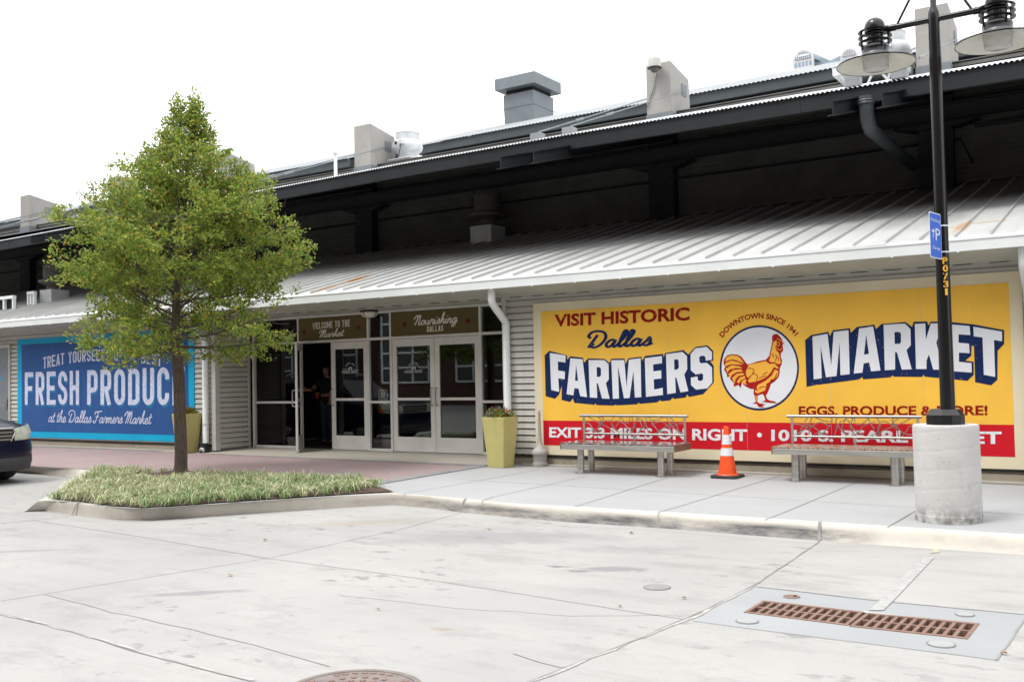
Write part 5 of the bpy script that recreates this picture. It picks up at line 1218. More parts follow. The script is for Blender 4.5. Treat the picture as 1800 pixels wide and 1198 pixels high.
def limb(z0, az, el, length, depth, start, rad):
    """a branch as a bent path; twigs and leaf sprays along its outer part"""
    pts = [start]; d = np.array([cos(az)*cos(el), sin(az)*cos(el), sin(el)]); n = max(3, int(length/.16)); p = start
    for k in range(n):
        d = d+np.array([rng.gauss(0, .10), rng.gauss(0, .10), rng.gauss(.012, .07)]); d /= np.linalg.norm(d)
        p = p+d*length/n
        if k and (p[2] < 1.60 or sqrt((p[0]-tx-.011*max(0, p[2]-2.5)**2*2.6)**2+(p[1]-ty)**2) > R(p[2])*1.16+.05): break
        pts.append(p)
    n = len(pts)-1
    radii = [max(rad*(1-.9*k/n), .0025) for k in range(n+1)]
    limbs.tube(pts, radii, 6 if depth < 2 else 4, False)
    for k in range(1, n+1):
        f = k/n
        if depth == 0 and f > .22:
            for _ in range(2):
                a2 = az+rng.choice((-1, 1))*rng.uniform(.35, 1.25); e2 = el+rng.uniform(-.45, .5)
                limb(0, a2, e2, length*rng.uniform(.20, .42)*(1.15-.55*f), 1, pts[k], radii[k]*.55)
        elif depth == 1 and f > .15 and rng.random() < .72:
            a2 = az+rng.choice((-1, 1))*rng.uniform(.3, 1.2); limb(0, a2, el+rng.uniform(-.6, .6), rng.uniform(.14, .34), 2, pts[k], .004)
        if depth >= 1 and f > .25 or depth == 0 and f > .55:
            clump(pts[k], d, 4 if depth < 2 else 7, .05)
    if depth == 2 or rng.random() < .8:
        for k in range(3): clump(pts[-1]+d*.05*k, d, 6, .038)
az = .4; z = 1.95; i = 0
while z < 5.45:
    az += 2.399+rng.uniform(-.3, .3)
    el = radians(8+52*min(1, (z-1.7)/4.2))+rng.uniform(-.15, .15)
    if z < 2.3: el = rng.uniform(-.05, .25)
    # reach the envelope along the branch direction
    L = .1
    for _ in range(60):
        if L*cos(el) > R(z+L*sin(el)): break
        L += .05
    L *= rng.choice((.6, .8, .92, 1.0, 1.04, 1.1))
    limb(z, az, el, max(L, .18), 0, trunk_pt(z), max(.028*(1-(z-1.7)/5.4), .007))
    z += .036+.026*rng.random()+(.03 if z > 4.3 else 0); i += 1
# leader tip bending over
limb(0, -.1, 1.15, .5, 1, trunk_pt(5.35), .006); limb(0, .35, .95, .7, 1, trunk_pt(5.3), .006); limb(0, .3, 1.0, .35, 2, trunk_pt(5.5), .005)
for _ in range(1): limb(0, -.5, .9, .5, 1, trunk_pt(5.3), .006)
obj('trunk', tk, 'bark', tree, smooth=True)
obj('branches', limbs, 'bark', tree, smooth=True)
def quads(L): 
    mb = MB(); mb.v = [tuple(map(float, p)) for q in L for p in q]; mb.f = [(4*i, 4*i+1, 4*i+2, 4*i+3) for i in range(len(L))]; return mb
print('tree leaves', len(lvV), len(gvV))
obj('crown', quads(lvV), 'tree_leaf', tree)
obj('golden_leaves', quads(gvV), 'tree_leaf_gold', tree)
mm = MB()                                            # mulch heaped round the trunk
rows = []
for k in range(9):
    r_ = .62*k/8; rows.append([(tx+r_*cos(a)*1.15, ty+r_*sin(a), .02+.075*(1-(k/8)**2)+rng.uniform(-.012, .012)) for a in [2*pi*j/36 for j in range(37)]])
struct('mulch_mound', mm.grid(rows), 'mulch', smooth=True)

# ------------------------------------------------------------------ liriope: variegated tufts, far too many blades to count
leafmat('liriope', (.20, .255, .11), (.42, .44, .25), (.66, .63, .43), .3)
leafmat('liriope_green', (.12, .20, .07), (.26, .345, .15), (.48, .50, .28), .3)
def inside(p, poly):
    c = False; j = len(poly)-1
    for i in range(len(poly)):
        a, b = poly[i], poly[j]
        if (a[1] > p[1]) != (b[1] > p[1]) and p[0] < (b[0]-a[0])*(p[1]-a[1])/(b[1]-a[1])+a[0]: c = not c
        j = i
    return c
bp = [(q[0], q[1]) for q in BED]; bx_ = [q[0] for q in bp]; by_ = [q[1] for q in bp]
g1 = MB(); g2 = MB(); spots = []
tries = 0
while len(spots) < 330 and tries < 30000:
    tries += 1
    p = (rng.uniform(min(bx_), max(bx_)), rng.uniform(min(by_), max(by_)))
    if not inside(p, bp): continue
    if (p[0]-tx)**2/1.2+(p[1]-ty)**2 < .60**2: continue
    if any((p[0]-q[0])**2+(p[1]-q[1])**2 < .165**2 for q in spots): continue
    if math.sin(p[0]*5.3+1.2)*math.sin(p[1]*6.1+p[0]*1.7) > .82: continue
    spots.append(p)
xr1 = max(bx_)
for p in spots:
    if p[0] > xr1-.5: continue
    green = rng.random() < .18 or (p[0] > xr1-2.3 and rng.random() < .6)
    mb = g2 if green else g1; s = rng.uniform(.6, 1.0)+.28*(math.sin(p[0]*3.1)*math.sin(p[1]*4.3+1) > .15)
    for _ in range(44):
        a = rng.uniform(0, 2*pi); lean = rng.uniform(.3, 1.7); h = rng.uniform(.10, .20)*s; w_ = rng.uniform(.004, .007)
        o = np.array([p[0]+rng.gauss(0, .03), p[1]+rng.gauss(0, .03), .012]); dv = np.array([cos(a), sin(a), 0]); sd_ = np.array([-sin(a), cos(a), 0])
        pts = [o, o+dv*h*.30*lean+np.array([0, 0, h*.55]), o+dv*h*.75*lean+np.array([0, 0, h*(.92-.25*lean)]), o+dv*h*1.15*lean+np.array([0, 0, h*(.95-.62*lean)])]
        ww = [w_*.8, w_, w_*.8, w_*.1]
        mb.add([q+sd_*ww[i]*sg for i, q in enumerate(pts) for sg in (1, -1)], [(0, 1, 3, 2), (2, 3, 5, 4), (4, 5, 7, 6)])
tagp(obj('ground_cover', g1, 'liriope', loc=(tx, ty, 0)), 'pale variegated grass-like ground cover in the planting bed', 'ground cover', kind='stuff')
tagp(obj('ground_cover', g2, 'liriope_green', loc=(tx+.1, ty, 0)), 'greener tufts of ground cover towards the right end of the bed', 'ground cover', kind='stuff')

# ------------------------------------------------------------------ rooftop equipment
def fan(loc, label, s=1.0, mat='galvanised', H=1.0):
    r = thing('exhaust_fan', loc, label, 'exhaust fan'); x, y, z = loc
    obj('curb_box', MB().box(x-.42*s, x+.42*s, y-.42*s, y+.42*s, z-.5*s, z+.16*s).box(x-.47*s, x+.47*s, y-.47*s, y+.47*s, z+.16*s, z+.20*s), mat, r, bevel=.01)
    obj('fan_housing', MB().lathe([(.30*s, .20*s), (.30*s, .34*s), (.36*s, .42*s), (.46*s, .50*s), (.49*s, .60*s), (.47*s, .74*s), (.43*s, .80*s)], (x, y, z), 32), mat, r, smooth=True)
    obj('wind_band', MB().lathe([(.37*s, .78*s), (.37*s, 1.02*s), (.385*s, 1.03*s), (.385*s, 1.05*s), (.35*s, 1.05*s), (.35*s, .8*s)], (x, y, z), 32, True, False), mat, r, smooth=True)
    el_ = MB().tube([(x+.12*s, y-.50*s, z+.70*s), (x+.16*s, y-.55*s, z+.5*s), (x+.02*s, y-.48*s, z+.25*s), (x-.15*s, y-.46*s, z+.2*s)], .012, 6)
    obj('power_lead', el_, 'rubber_black', r, smooth=True); obj('junction_box', MB().box(x+.05*s, x+.2*s, y-.53*s, y-.45*s, z+.62*s, z+.76*s), 'galvanised', r); obj('inlet_hole', MB().tube([(x-.08*s, y-.47*s, z+.68*s), (x-.08*s, y-.495*s, z+.68*s)], .055*s, 14), 'rubber_black', r)
    return r
fan((-16.33, 6.53, 7.04), 'silver upblast exhaust fan on the roof beside a concrete fin', .83)
fan((-4.23, 6.53, 7.04), 'big silver exhaust fan on the roof behind the left lamp head', .93)
simple('fan_weathered', (.09, .075, .07), .6, col2=(.05, .045, .04), scale=4)
def lowfan(x, y, label, k):
    p = at_canopy(x, y); z = canopy_z(p[1]); X, Y = p[0], p[1]+.3; z = canopy_z(Y)
    r = thing('canopy_fan', (X, Y, z), label, 'exhaust fan', 'fans on the lean-to canopy')
    obj('curb_box', MB().box(X-.27*k, X+.27*k, Y-.27*k, Y+.27*k, z-.2, z+.30*k), 'galvanised', r, bevel=.008)
    obj('fan_skirt', MB().lathe([(.20*k, .30*k), (.20*k, .42*k), (.40*k, .50*k), (.41*k, .56*k), (.30*k, .60*k)], (X, Y, z), 28), 'fan_weathered', r, smooth=True)
    obj('fan_hood', MB().lathe([(.29*k, .60*k), (.29*k, .92*k), (.31*k, .94*k), (.30*k, .98*k), (.22*k, 1.0*k)], (X, Y, z), 28), 'fan_weathered', r, smooth=True)
lowfan(845, 427, 'dark hooded fan in the shade on the canopy over the closed doors', 1.1)
lowfan(78, 533, 'dark hooded fan on the canopy left of the tree', 1.0)
def stand(px0, px1, yb, label):
    a = at_canopy(px0, yb); b_ = at_canopy(px1, yb-3); x0, x1, Y = a[0], b_[0], (a[1]+b_[1])/2; z = canopy_z(Y)
    r = thing('louvre_frame', (x0, Y, z), label, 'frame', 'small white frames on the canopy')
    obj('top_rail', MB().box(x0, x1, Y-.05, Y+.05, z+.30, z+.38), 'gutter_paint', r, bevel=.004)
    n = 3
    for k in range(n):
        xx = x0+.03+(x1-x0-.06)*k/(n-1); obj('post', MB().box(xx-.03, xx+.03, Y-.04, Y+.04, z-.05, z+.30), 'gutter_paint', r)
    obj('dark_infill', MB().box(x0+.02, x1-.02, Y+.05, Y+.06, z-.05, z+.30), 'upper_steel', r)
stand(-8, 25, 547, 'white frame on the canopy at the left border'); stand(46, 66, 538, 'narrower white frame on the canopy beside the dark fan')
# vent pipe, metal chimney, camera, tray
r = thing('vent_pipe', (-15.54, 2.96, 6.0), 'thin capped white vent pipe on the high roof edge', 'vent pipe')
obj('pipe', MB().lathe([(.04, 0), (.04, .69)], (-15.54, 2.96, 5.99), 12), 'gutter_paint', r, smooth=True); obj('cap', MB().lathe([(.045, .62), (.076, .64), (.076, .71), (.06, .74)], (-15.54, 2.96, 5.99), 12), 'galvanised', r, smooth=True)
obj('stay', MB().box(-15.3, -14.5, 4.12, 4.15, 6.44, 6.465), 'galvanised', r)
v0 = at(885.5, 200, 12.49); v1 = at(938, 200, 12.49); X0, X1 = v0[0], v1[0]
r = thing('metal_chimney', ((X0+X1)/2, 13.1, 9), 'grey sheet-metal chimney with a flat overhanging cap on the ridge', 'chimney')
obj('shaft', MB().hexa([(X0+.045, 12.53, 8.89), (X1-.03, 12.53, 8.89), (X1-.03, 13.69, 8.89), (X0+.045, 13.69, 8.89)], [(X0, 12.49, 10.0), (X1, 12.49, 10.0), (X1, 13.73, 10.0), (X0, 13.73, 10.0)]).box(X0, X1, 12.49, 13.73, 10.01, 10.445), 'vent_grey', r, bevel=.01)
obj('seam', MB().box(X0-.011, X1+.011, 12.48, 13.74, 9.99, 10.013), 'vent_grey', r)
obj('throat', MB().box(X0+.07, X1-.07, 12.56, 13.66, 10.4, 10.60), 'upper_steel', r)
obj('cap', MB().box(X0-.195, X1+.18, 12.29, 13.93, 10.58, 10.95), 'vent_grey', r, bevel=.01)
cpos = at(1150, 112, 5.41); X, Y, Z = cpos
r = thing('security_camera', (X, 5.635, Z), 'white dome security camera on the front of a concrete fin', 'camera')
obj('camera_housing', MB().lathe([(.147, -.09), (.147, .07), (.13, .11), (.05, .125)], (X, Y, Z), 28), 'trim_grey', r, smooth=True)
obj('camera_dome', MB().lathe([(.001, -.195), (.055, -.18), (.09, -.14), (.107, -.09)], (X, Y, Z), 20, False, False), 'fan_weathered', r, smooth=True)
obj('camera_trim', MB().lathe([(.15, -.10), (.15, -.085)], (X, Y, Z), 28), 'rubber_black', r)
obj('camera_arm', MB().box(X-.05, X+.05, Y, 5.635, Z-.02, Z+.06), 'gutter_paint', r)
obj('camera_cable', MB().tube([(X-.03, 5.61, Z-.14), (X-.11, 5.61, Z-.45), (X-.29, 5.61, Z-.85)], .011, 6), 'lamp_grey', r, smooth=True)
t0 = at(1468, 140, 5.1); t1 = at(1560, 135, 5.1)
r = thing('roof_unit', (t0[0], 5.1, t0[2]), 'low white sheet-metal rooftop unit on splayed legs behind the left lamp head', 'rooftop unit')
zt_ = t0[2]
obj('cabinet', MB().box(t0[0], t1[0]+.3, 4.92, 5.9, zt_+.02, zt_+.18).box(t0[0]-.03, t1[0]+.33, 4.9, 5.93, zt_+.18, zt_+.21), 'gutter_paint', r, bevel=.01)
for xx, dx in ((t0[0]+.15, .15), (t0[0]+.75, -.2), (t0[0]+.8, .25), (t1[0]+.1, -.1)):
    obj('leg', MB().tube([(xx, 4.94, zt_+.02), (xx+dx, 5.0, zt_-.33)], .025, 6), 'galvanised', r)
# ceiling light under the soffit
c = at(649, 549, .45); X, Y = c[0], .45
r = thing('soffit_light', (X, Y, 2.78), 'bowl-shaped ceiling light with black trim over the entrance', 'light')
obj('light_base', MB().lathe([(.16, 2.785), (.175, 2.76), (.17, 2.735)], (X, Y, 0), 24, True, False), 'rubber_black', r, smooth=True)
obj('light_bowl', MB().lathe([(.165, 2.737), (.14, 2.68), (.09, 2.645), (.001, 2.632)], (X, Y, 0), 24, False, False), 'shade_white', r, smooth=True)
obj('light_cage', MB().tube([(X-.17, Y, 2.737), (X-.13, Y, 2.665), (X, Y-.0, 2.625), (X+.13, Y, 2.665), (X+.17, Y, 2.737)], .008, 6).tube([(X, Y-.17, 2.737), (X, Y-.13, 2.665), (X, Y, 2.625), (X, Y+.13, 2.665), (X, Y+.17, 2.737)], .008, 6), 'rubber_black', r)

# ------------------------------------------------------------------ dark SUV at the left border, nose towards +X
simple('car_paint', (.005, .008, .022), .3, col2=(.006, .009, .025), scale=2, coat=.12, spec=.18)
simple('car_cladding', (.045, .048, .052), .6, col2=(.034, .036, .04), scale=6)
simple('car_glass', (.012, .014, .016), .06, col2=(.014, .016, .018), scale=2, spec=.8)
simple('car_chrome', (.55, .56, .58), .2, .9, col2=(.5, .5, .52), scale=3)
m, nt, b = nmat('headlight_lens'); b.inputs['Base Color'].default_value = (.62, .66, .60, 1); b.inputs['Roughness'].default_value = .12; b.inputs['Coat Weight'].default_value = 1
simple('headlight_inner', (.72, .76, .66), .2, .1, col2=(.50, .55, .48), scale=9); simple('lamp_amber', (.55, .16, .03), .3, col2=(.5, .14, .03), scale=9)
simple('plate_white', (.62, .64, .66), .5, col2=(.58, .6, .62), scale=5); simple('plate_ink', (.03, .035, .05), .5, col2=(.04, .04, .05), scale=5)
CX, CY, CZ = -16.28, -4.70, -.15                     # nose tip, centre line, road
suv = thing('parked_car', (CX-2.3, CY, CZ), 'dark blue SUV at the left border beside the brick walk, only its nose in view', 'car')
cp = lambda x, y, z: (CX-x, CY+y, CZ+z)               # x back from the nose, y to its left (towards the building)
def sect(x, hw, zb, zt, crown, tuck=.06):
    pts = [(0, zb), (hw*.7, zb), (hw-tuck, zb+.03), (hw-.01, zb+.18), (hw, zb+.36), (hw-.015, zt-.16), (hw-.05, zt-.05), (hw-.14, zt), (hw*.55, zt+crown*.7), (0, zt+crown)]
    full = [(-y, z) for y, z in pts[:0:-1]]+pts
    return [cp(x, y, z) for y, z in full]
stn = [(.0, .62, .42, .80, .02), (.06, .80, .34, .86, .02), (.16, .90, .27, .92, .03), (.32, .95, .25, .99, .04), (.6, .965, .25, 1.03, .05), (1.1, .975, .25, 1.08, .05), (1.6, .98, .25, 1.10, .03), (2.6, .985, .25, 1.10, .0), (3.6, .98, .25, 1.10, 0), (4.3, .96, .27, 1.08, 0), (4.62, .93, .32, 1.05, 0), (4.7, .86, .40, 1.0, 0)]
rows = [sect(*s) for s in stn]; n = len(rows[0])
mb = MB().grid([r_+[r_[0]] for r_ in rows]); mb.add(rows[0], [tuple(range(n))]); mb.add(rows[-1], [tuple(range(n))[::-1]])
obj('car_body', mb, 'car_paint', suv, smooth=True, angle=50)
gs = [(1.35, .80, 1.09, .80, 1.10), (2.05, .86, 1.10, .68, 1.60), (2.5, .88, 1.10, .68, 1.70), (3.6, .88, 1.10, .68, 1.72), (4.35, .85, 1.09, .66, 1.66), (4.66, .82, 1.05, .70, 1.20)]
def gsect(x, hw, zb, hwt, zt): return [cp(x, -hw, zb), cp(x, -hwt-.04, zt-.08), cp(x, -hwt+.1, zt), cp(x, hwt-.1, zt), cp(x, hwt+.04, zt-.08), cp(x, hw, zb)]
mb = MB().grid([gsect(*g) for g in gs]); obj('cabin', mb, 'car_paint', suv, smooth=True, angle=50)
def side_glass(x0b, x1b, x0t, x1t, s, zb=1.13, zt=1.56):
    return MB().add([cp(x0b, s*.885, zb), cp(x1b, s*.885, zb), cp(x1t, s*.742, zt), cp(x0t, s*.742, zt)], [(0, 1, 2, 3)])
for s in (-1, 1):
    for q in ((1.75, 2.55, 2.12, 2.55), (2.63, 3.45, 2.63, 3.45), (3.53, 4.35, 3.53, 4.2)): obj('side_window', side_glass(*q, s), 'car_glass', suv)
obj('windscreen', MB().add([cp(1.40, -.74, 1.135), cp(1.40, .74, 1.135), cp(2.0, .62, 1.58), cp(2.0, -.62, 1.58)], [(0, 1, 2, 3)]).add([cp(1.392, -.74, 1.139), cp(1.392, .74, 1.139), cp(1.985, .62, 1.585), cp(1.985, -.62, 1.585)], [(0, 1, 2, 3)]), 'car_glass', suv)
obj('roof_rail', MB().tube([cp(2.3, .62, 1.74), cp(2.5, .62, 1.79), cp(3.9, .62, 1.79), cp(4.1, .62, 1.73)], .02, 8).tube([cp(2.3, -.62, 1.74), cp(2.5, -.62, 1.79), cp(3.9, -.62, 1.79), cp(4.1, -.62, 1.73)], .02, 8), 'car_chrome', suv, smooth=True)
# bumper with grey lower cladding
bp_ = [(.0, -.05), (.35, -.06), (.62, -.03), (.80, .06), (.92, .20), (.975, .42)]
def strip(z0, z1, off0, off1, y1=9): 
    r_ = []
    for sgn_pts in ([(-y, x) for y, x in bp_[:0:-1]]+bp_,):
        r_ = [[cp(x-off0, y, z0) for y, x in sgn_pts], [cp(x-off1, y, (z0+z1)/2) for y, x in sgn_pts], [cp(x-off0*.6, y, z1) for y, x in sgn_pts]]
    return MB().grid(r_)
obj('front_bumper', strip(.42, .72, .03, .065), 'car_paint', suv, smooth=True, angle=60)
obj('bumper_cladding', MB().grid([[cp(x-.0, y, .22) for y, x in [(-y, x) for y, x in bp_[:0:-1]]+bp_], [cp(x-.03, y, .30) for y, x in [(-y, x) for y, x in bp_[:0:-1]]+bp_], [cp(x-.07, y, .38) for y, x in [(-y, x) for y, x in bp_[:0:-1]]+bp_], [cp(x-.035, y, .44) for y, x in [(-y, x) for y, x in bp_[:0:-1]]+bp_]]), 'car_cladding', suv, smooth=True, angle=60)
gr = obj('grille', MB().prism([(-CY*0+CY+y, CZ+z) for y, z in [(-.50, .86), (-.42, .70), (.42, .70), (.50, .86), (.46, .93), (-.46, .93)]], 'x', CX-.02, CX+.045), 'rubber_black', suv)
bars = MB()
for z in (.75, .81, .87): bars.box(CX+.03, CX+.058, CY-.46, CY+.46, CZ+z-.012, CZ+z+.012)
for pth in ([(-.51, .86), (-.43, .69), (.43, .69), (.51, .86), (.47, .94), (-.47, .94), (-.51, .86)],): bars.tube([(CX+.045, CY+y, CZ+z) for y, z in pth], .016, 6)
obj('grille_bars', bars, 'car_chrome', gr)
for s in (-1, 1):
    hl = MB(); Lr = [[cp(x, s*y, z) for y, x, z in row] for row in ([(.50, -.045, .725), (.70, .01, .725), (.86, .11, .735), (.94, .27, .76)], [(.50, -.06, .83), (.70, -.01, .84), (.87, .08, .86), (.96, .30, .89)], [(.51, -.02, .93), (.70, .05, .955), (.86, .15, .98), (.95, .40, .995)])]
    hl.grid(Lr); h = obj('headlight', hl, 'headlight_inner', suv, smooth=True, angle=80)
    obj('turn_lens', MB().grid([[cp(.245, s*.936, .735), cp(.38, s*.968, .76)], [cp(.29, s*.957, .86), cp(.40, s*.972, .86)], [cp(.38, s*.948, .955), cp(.44, s*.962, .95)]]), 'lamp_amber', h)
obj('bumper_end', MB().box(CX-.10, CX-.03, CY+.70, CY+.86, CZ+.40, CZ+.50), 'car_cladding', suv, bevel=.02)
pl = obj('number_plate', MB().box(CX+.05, CX+.075, CY-.155, CY+.155, CZ+.53, CZ+.69), 'plate_white', suv, bevel=.006)
V, Fc = font_text('5', .03); obj('lettering', MB().add([(CX+.0765, CY+.085+u*.045, CZ+.575+v*.075) for u, v in V], Fc), 'plate_ink', pl)
for xw in (.93, 3.70):
    for s in (-1, 1):
        yc = CY+s*.85; prof = [(.20, -.115), (.31, -.12), (.355, -.10), (.368, -.06), (.37, 0), (.368, .06), (.355, .10), (.31, .12), (.20, .115)]
        def wheel(pf, nn=32): 
            mb = MB(); vs_ = [(CX-xw+r_*cos(2*pi*k/nn), yc+s*y_, CZ+.37+r_*sin(2*pi*k/nn)) for r_, y_ in pf for k in range(nn)]
            return mb.add(vs_, [(i*nn+k, i*nn+(k+1) % nn, (i+1)*nn+(k+1) % nn, (i+1)*nn+k) for i in range(len(pf)-1) for k in range(nn)])
        wh = obj('wheel', wheel(prof), 'rubber_black', suv, smooth=True)
        obj('rim', wheel([(.21, .112), (.20, .09), (.07, .10), (.001, .105)]), 'car_chrome', wh, smooth=True)
        obj('wheel_arch', MB().grid([[(CX-xw+r_*cos(a), CY+s*yy, CZ+.37+r_*sin(a)) for a in [pi*k/14 for k in range(15)]] for r_, yy in ((.40, .96), (.41, .992), (.455, .992), (.46, .96))]), 'car_cladding', suv, smooth=True)
for s in (-1, 1):
    obj('door_mirror', MB().lathe([(.001, -.09), (.08, -.08), (.11, 0), (.09, .07), (.001, .09)], cp(1.72, s*1.06, 1.17), 12).tube([cp(1.75, s*.9, 1.12), cp(1.72, s*1.03, 1.14)], .03, 6), 'car_paint', suv, smooth=True)
    for xd in (2.45, 3.35): obj('car_door_handle', MB().box(CX-xd-.1, CX-xd+.1, CY+s*.985-.012, CY+s*.985+.012, CZ+.93, CZ+.965), 'car_chrome', suv)

# ------------------------------------------------------------------ person in the doorway
def skin(name, verts, edges, radii, mat, parent, sub=2):
    me = bpy.data.meshes.new(name); o = bpy.data.objects.new(name, me); COL.objects.link(o); off = wloc(parent); o.parent = parent
    me.from_pydata([(v[0]-off.x, v[1]-off.y, v[2]-off.z) for v in verts], edges, []); me.materials.append(MATS[mat])
    sk = o.modifiers.new('skin', 'SKIN')
    for i, r in enumerate(radii):
        me.skin_vertices[0].data[i].radius = (r, r) if not isinstance(r, tuple) else r
    me.skin_vertices[0].data[0].use_root = True
    ss = o.modifiers.new('sub', 'SUBSURF'); ss.levels = sub; ss.render_levels = sub
    sk.use_smooth_shade = True
    return o
simple('skin_tone', (.42, .22, .15), .55, col2=(.38, .19, .13), scale=8); simple('shirt_black', (.012, .012, .014), .85, col2=(.018, .018, .02), scale=8); simple('denim', (.022, .035, .075), .85, col2=(.03, .045, .09), scale=20); simple('hair_dark', (.02, .013, .01), .6, col2=(.03, .02, .015), scale=20); simple('cup_red', (.55, .012, .012), .35, col2=(.5, .012, .012), scale=5)
fp = at(577, 655, 1.95); hp_ = at(536, 685, 1.5)
fx, fy = fp[0]-.02, 1.95; g0 = .105; HZ = fp[2]+.02    # eye level
per = thing('person', (fx, fy, g0), 'person in a black shirt reaching an arm out of the dark doorway', 'person')
sc = (HZ-g0)/1.56
Z = lambda z: g0+z*sc
V_ = [(fx, fy, Z(.95)), (fx, fy, Z(1.15)), (fx, fy, Z(1.36)), (fx, fy, Z(1.43)), (fx, fy-.01, Z(1.50)), (fx, fy-.02, Z(1.58)), (fx, fy-.01, Z(1.66)),
      (fx-.19, fy, Z(1.37)), (fx+.19, fy, Z(1.37)), (fx+.24, fy-.02, Z(1.12)), (fx+.16, fy-.22, Z(1.06)), (fx+.08, fy-.30, Z(1.07))]
rd = [.14, .13, .13, .06, .055, .095, .085, .065, .065, .048, .036, .03]
ed = [(0, 1), (1, 2), (2, 3), (3, 4), (4, 5), (5, 6), (2, 7), (2, 8), (8, 9), (9, 10), (10, 11)]
el_p = np.array([fx-.34, fy-.14, Z(1.18)]); wr = hp_+np.array([.10, .06, -.005]); 
V_ += [tuple(el_p), tuple(wr), tuple(hp_)]; rd += [.046, .030, .034]; ed += [(7, 12), (12, 13), (13, 14)]
hd_ = (hp_-wr); hd_ /= np.linalg.norm(hd_); side = np.array([0, 0, 1.0])
for k_, (s_, ln) in enumerate(((.030, .075), (.010, .085), (-.010, .08), (-.030, .065))):
    b0 = hp_+side*s_+hd_*.03; b1 = b0+hd_*ln*.5+side*s_*.25; b2 = b0+hd_*ln+side*s_*.45-np.array([0, 0, .012])
    i0 = len(V_); V_ += [tuple(b0), tuple(b1), tuple(b2)]; rd += [.010, .009, .007]; ed += [(14, i0), (i0, i0+1), (i0+1, i0+2)]
th = hp_+side*.045-hd_*.01; i0 = len(V_); V_ += [tuple(th), tuple(th+side*.03+hd_*.03)]; rd += [.011, .008]; ed += [(14, i0), (i0, i0+1)]
i0 = len(V_); V_ += [(fx-.02, fy-.115, Z(1.575))]; rd += [.016]; ed += [(5, i0)]     # nose
for s_ in (-1, 1):                                   # hips and legs
    i0 = len(V_); V_ += [(fx+s_*.09, fy, Z(.86)), (fx+s_*.10, fy-.01, Z(.48)), (fx+s_*.10, fy+.01, Z(.09)), (fx+s_*.11, fy-.13, Z(.035))]; rd += [.085, .055, .04, .035]; ed += [(0, i0), (i0, i0+1), (i0+1, i0+2), (i0+2, i0+3)]
skin('body', V_, ed, rd, 'skin_tone', per)
skin('shirt', [(fx, fy, Z(.80)), (fx, fy, Z(1.12)), (fx, fy, Z(1.36)), (fx, fy, Z(1.425)), (fx-.19, fy, Z(1.37)), (fx+.19, fy, Z(1.37)), tuple(np.array([fx-.19, fy, Z(1.37)])*.35+el_p*.65), (fx+.225, fy-.01, Z(1.19))],
     [(0, 1), (1, 2), (2, 3), (2, 4), (2, 5), (4, 6), (5, 7)], [.175, .155, .15, .075, .08, .08, .066, .068], 'shirt_black', per)
jv = [(fx, fy, Z(.97))]; jr = [.155]; je = []
for s_ in (-1, 1):
    i0 = len(jv); jv += [(fx+s_*.09, fy, Z(.84)), (fx+s_*.10, fy-.01, Z(.48)), (fx+s_*.10, fy+.01, Z(.09))]; jr += [.105, .085, .075]; je += [(0, i0), (i0, i0+1), (i0+1, i0+2)]
skin('jeans', jv, je, jr, 'denim', per)
for s_ in (-1, 1): skin('shoe', [(fx+s_*.10, fy+.03, Z(.045)), (fx+s_*.105, fy-.06, Z(.04)), (fx+s_*.11, fy-.17, Z(.03))], [(0, 1), (1, 2)], [.058, .054, .045], 'rubber_black', per)
skin('hair', [(fx, fy+.03, Z(1.60)), (fx, fy+.02, Z(1.69)), (fx, fy+.05, Z(1.52))], [(0, 1), (0, 2)], [.098, .085, .075], 'hair_dark', per, 2)
for s_ in (-1, 1): obj('eye', MB().lathe([(.001, -.012), (.009, -.006), (.011, 0), (.009, .006), (.001, .012)], (fx-.02+s_*.032, fy-.098, Z(1.60)), 8), 'rubber_black', per)
obj('mouth', MB().box(fx-.045, fx+.005, fy-.110, fy-.10, Z(1.525), Z(1.532)), 'star_red', per)
cpz = Z(1.05)
cup = thing('drink_cup', (fx+.05, fy-.37, cpz), 'red drinking cup held by the person in the doorway', 'cup')
obj('cup_wall', MB().lathe([(.028, -.05), (.042, .06), (.044, .062)], (fx+.05, fy-.37, cpz), 20, True, False), 'cup_red', cup, smooth=True)
obj('cup_rim', MB().lathe([(.042, .058), (.046, .062), (.042, .066)], (fx+.05, fy-.37, cpz), 20, False, False), 'sign_white', cup, smooth=True)
# leafy plant and red poster just inside the side window
leafmat('indoor_leaf', (.05, .16, .03), (.08, .24, .04), (.10, .28, .05), .2)
p = at(503, 718, 1.3); ip = thing('indoor_plant', (p[0], 1.3, .105), 'broad-leaved green plant just inside the side window', 'plant')
lm = MB()
for a, l, h0 in ((3.0, .34, .85), (4.6, .45, .62), (.3, .3, .8), (1.6, .4, .7), (5.4, .3, .5)):
    d_ = np.array([cos(a), .35*sin(a), .05]); s_ = np.array([0, .25, 1.0]); b_ = np.array([p[0], 1.3, h0+.05]); rows = []
    for k in range(7):
        t = k/6; c_ = b_+d_*l*t+np.array([0, 0, .06*sin(pi*t)-.22*t*t*(a > 4)]); w_ = .07*sin(pi*min(t*.95+.05, 1)); rows.append([c_+s_*w_*.8, c_, c_-s_*w_*.8])
    lm.grid(rows)
obj('broad_leaves', lm, 'indoor_leaf', ip, smooth=True); obj('plant_stem', MB().tube([(p[0], 1.3, .30), (p[0]+.02, 1.3, .9)], .012, 6), 'indoor_leaf', ip); obj('plant_pot', MB().lathe([(.10, .105), (.14, .36), (.15, .36)], (p[0], 1.3, 0), 18), 'fan_weathered', ip, smooth=True)
p = at(492, 685, 1.9); simple('poster_red', (.42, .05, .025), .6, col2=(.36, .04, .02), scale=5)
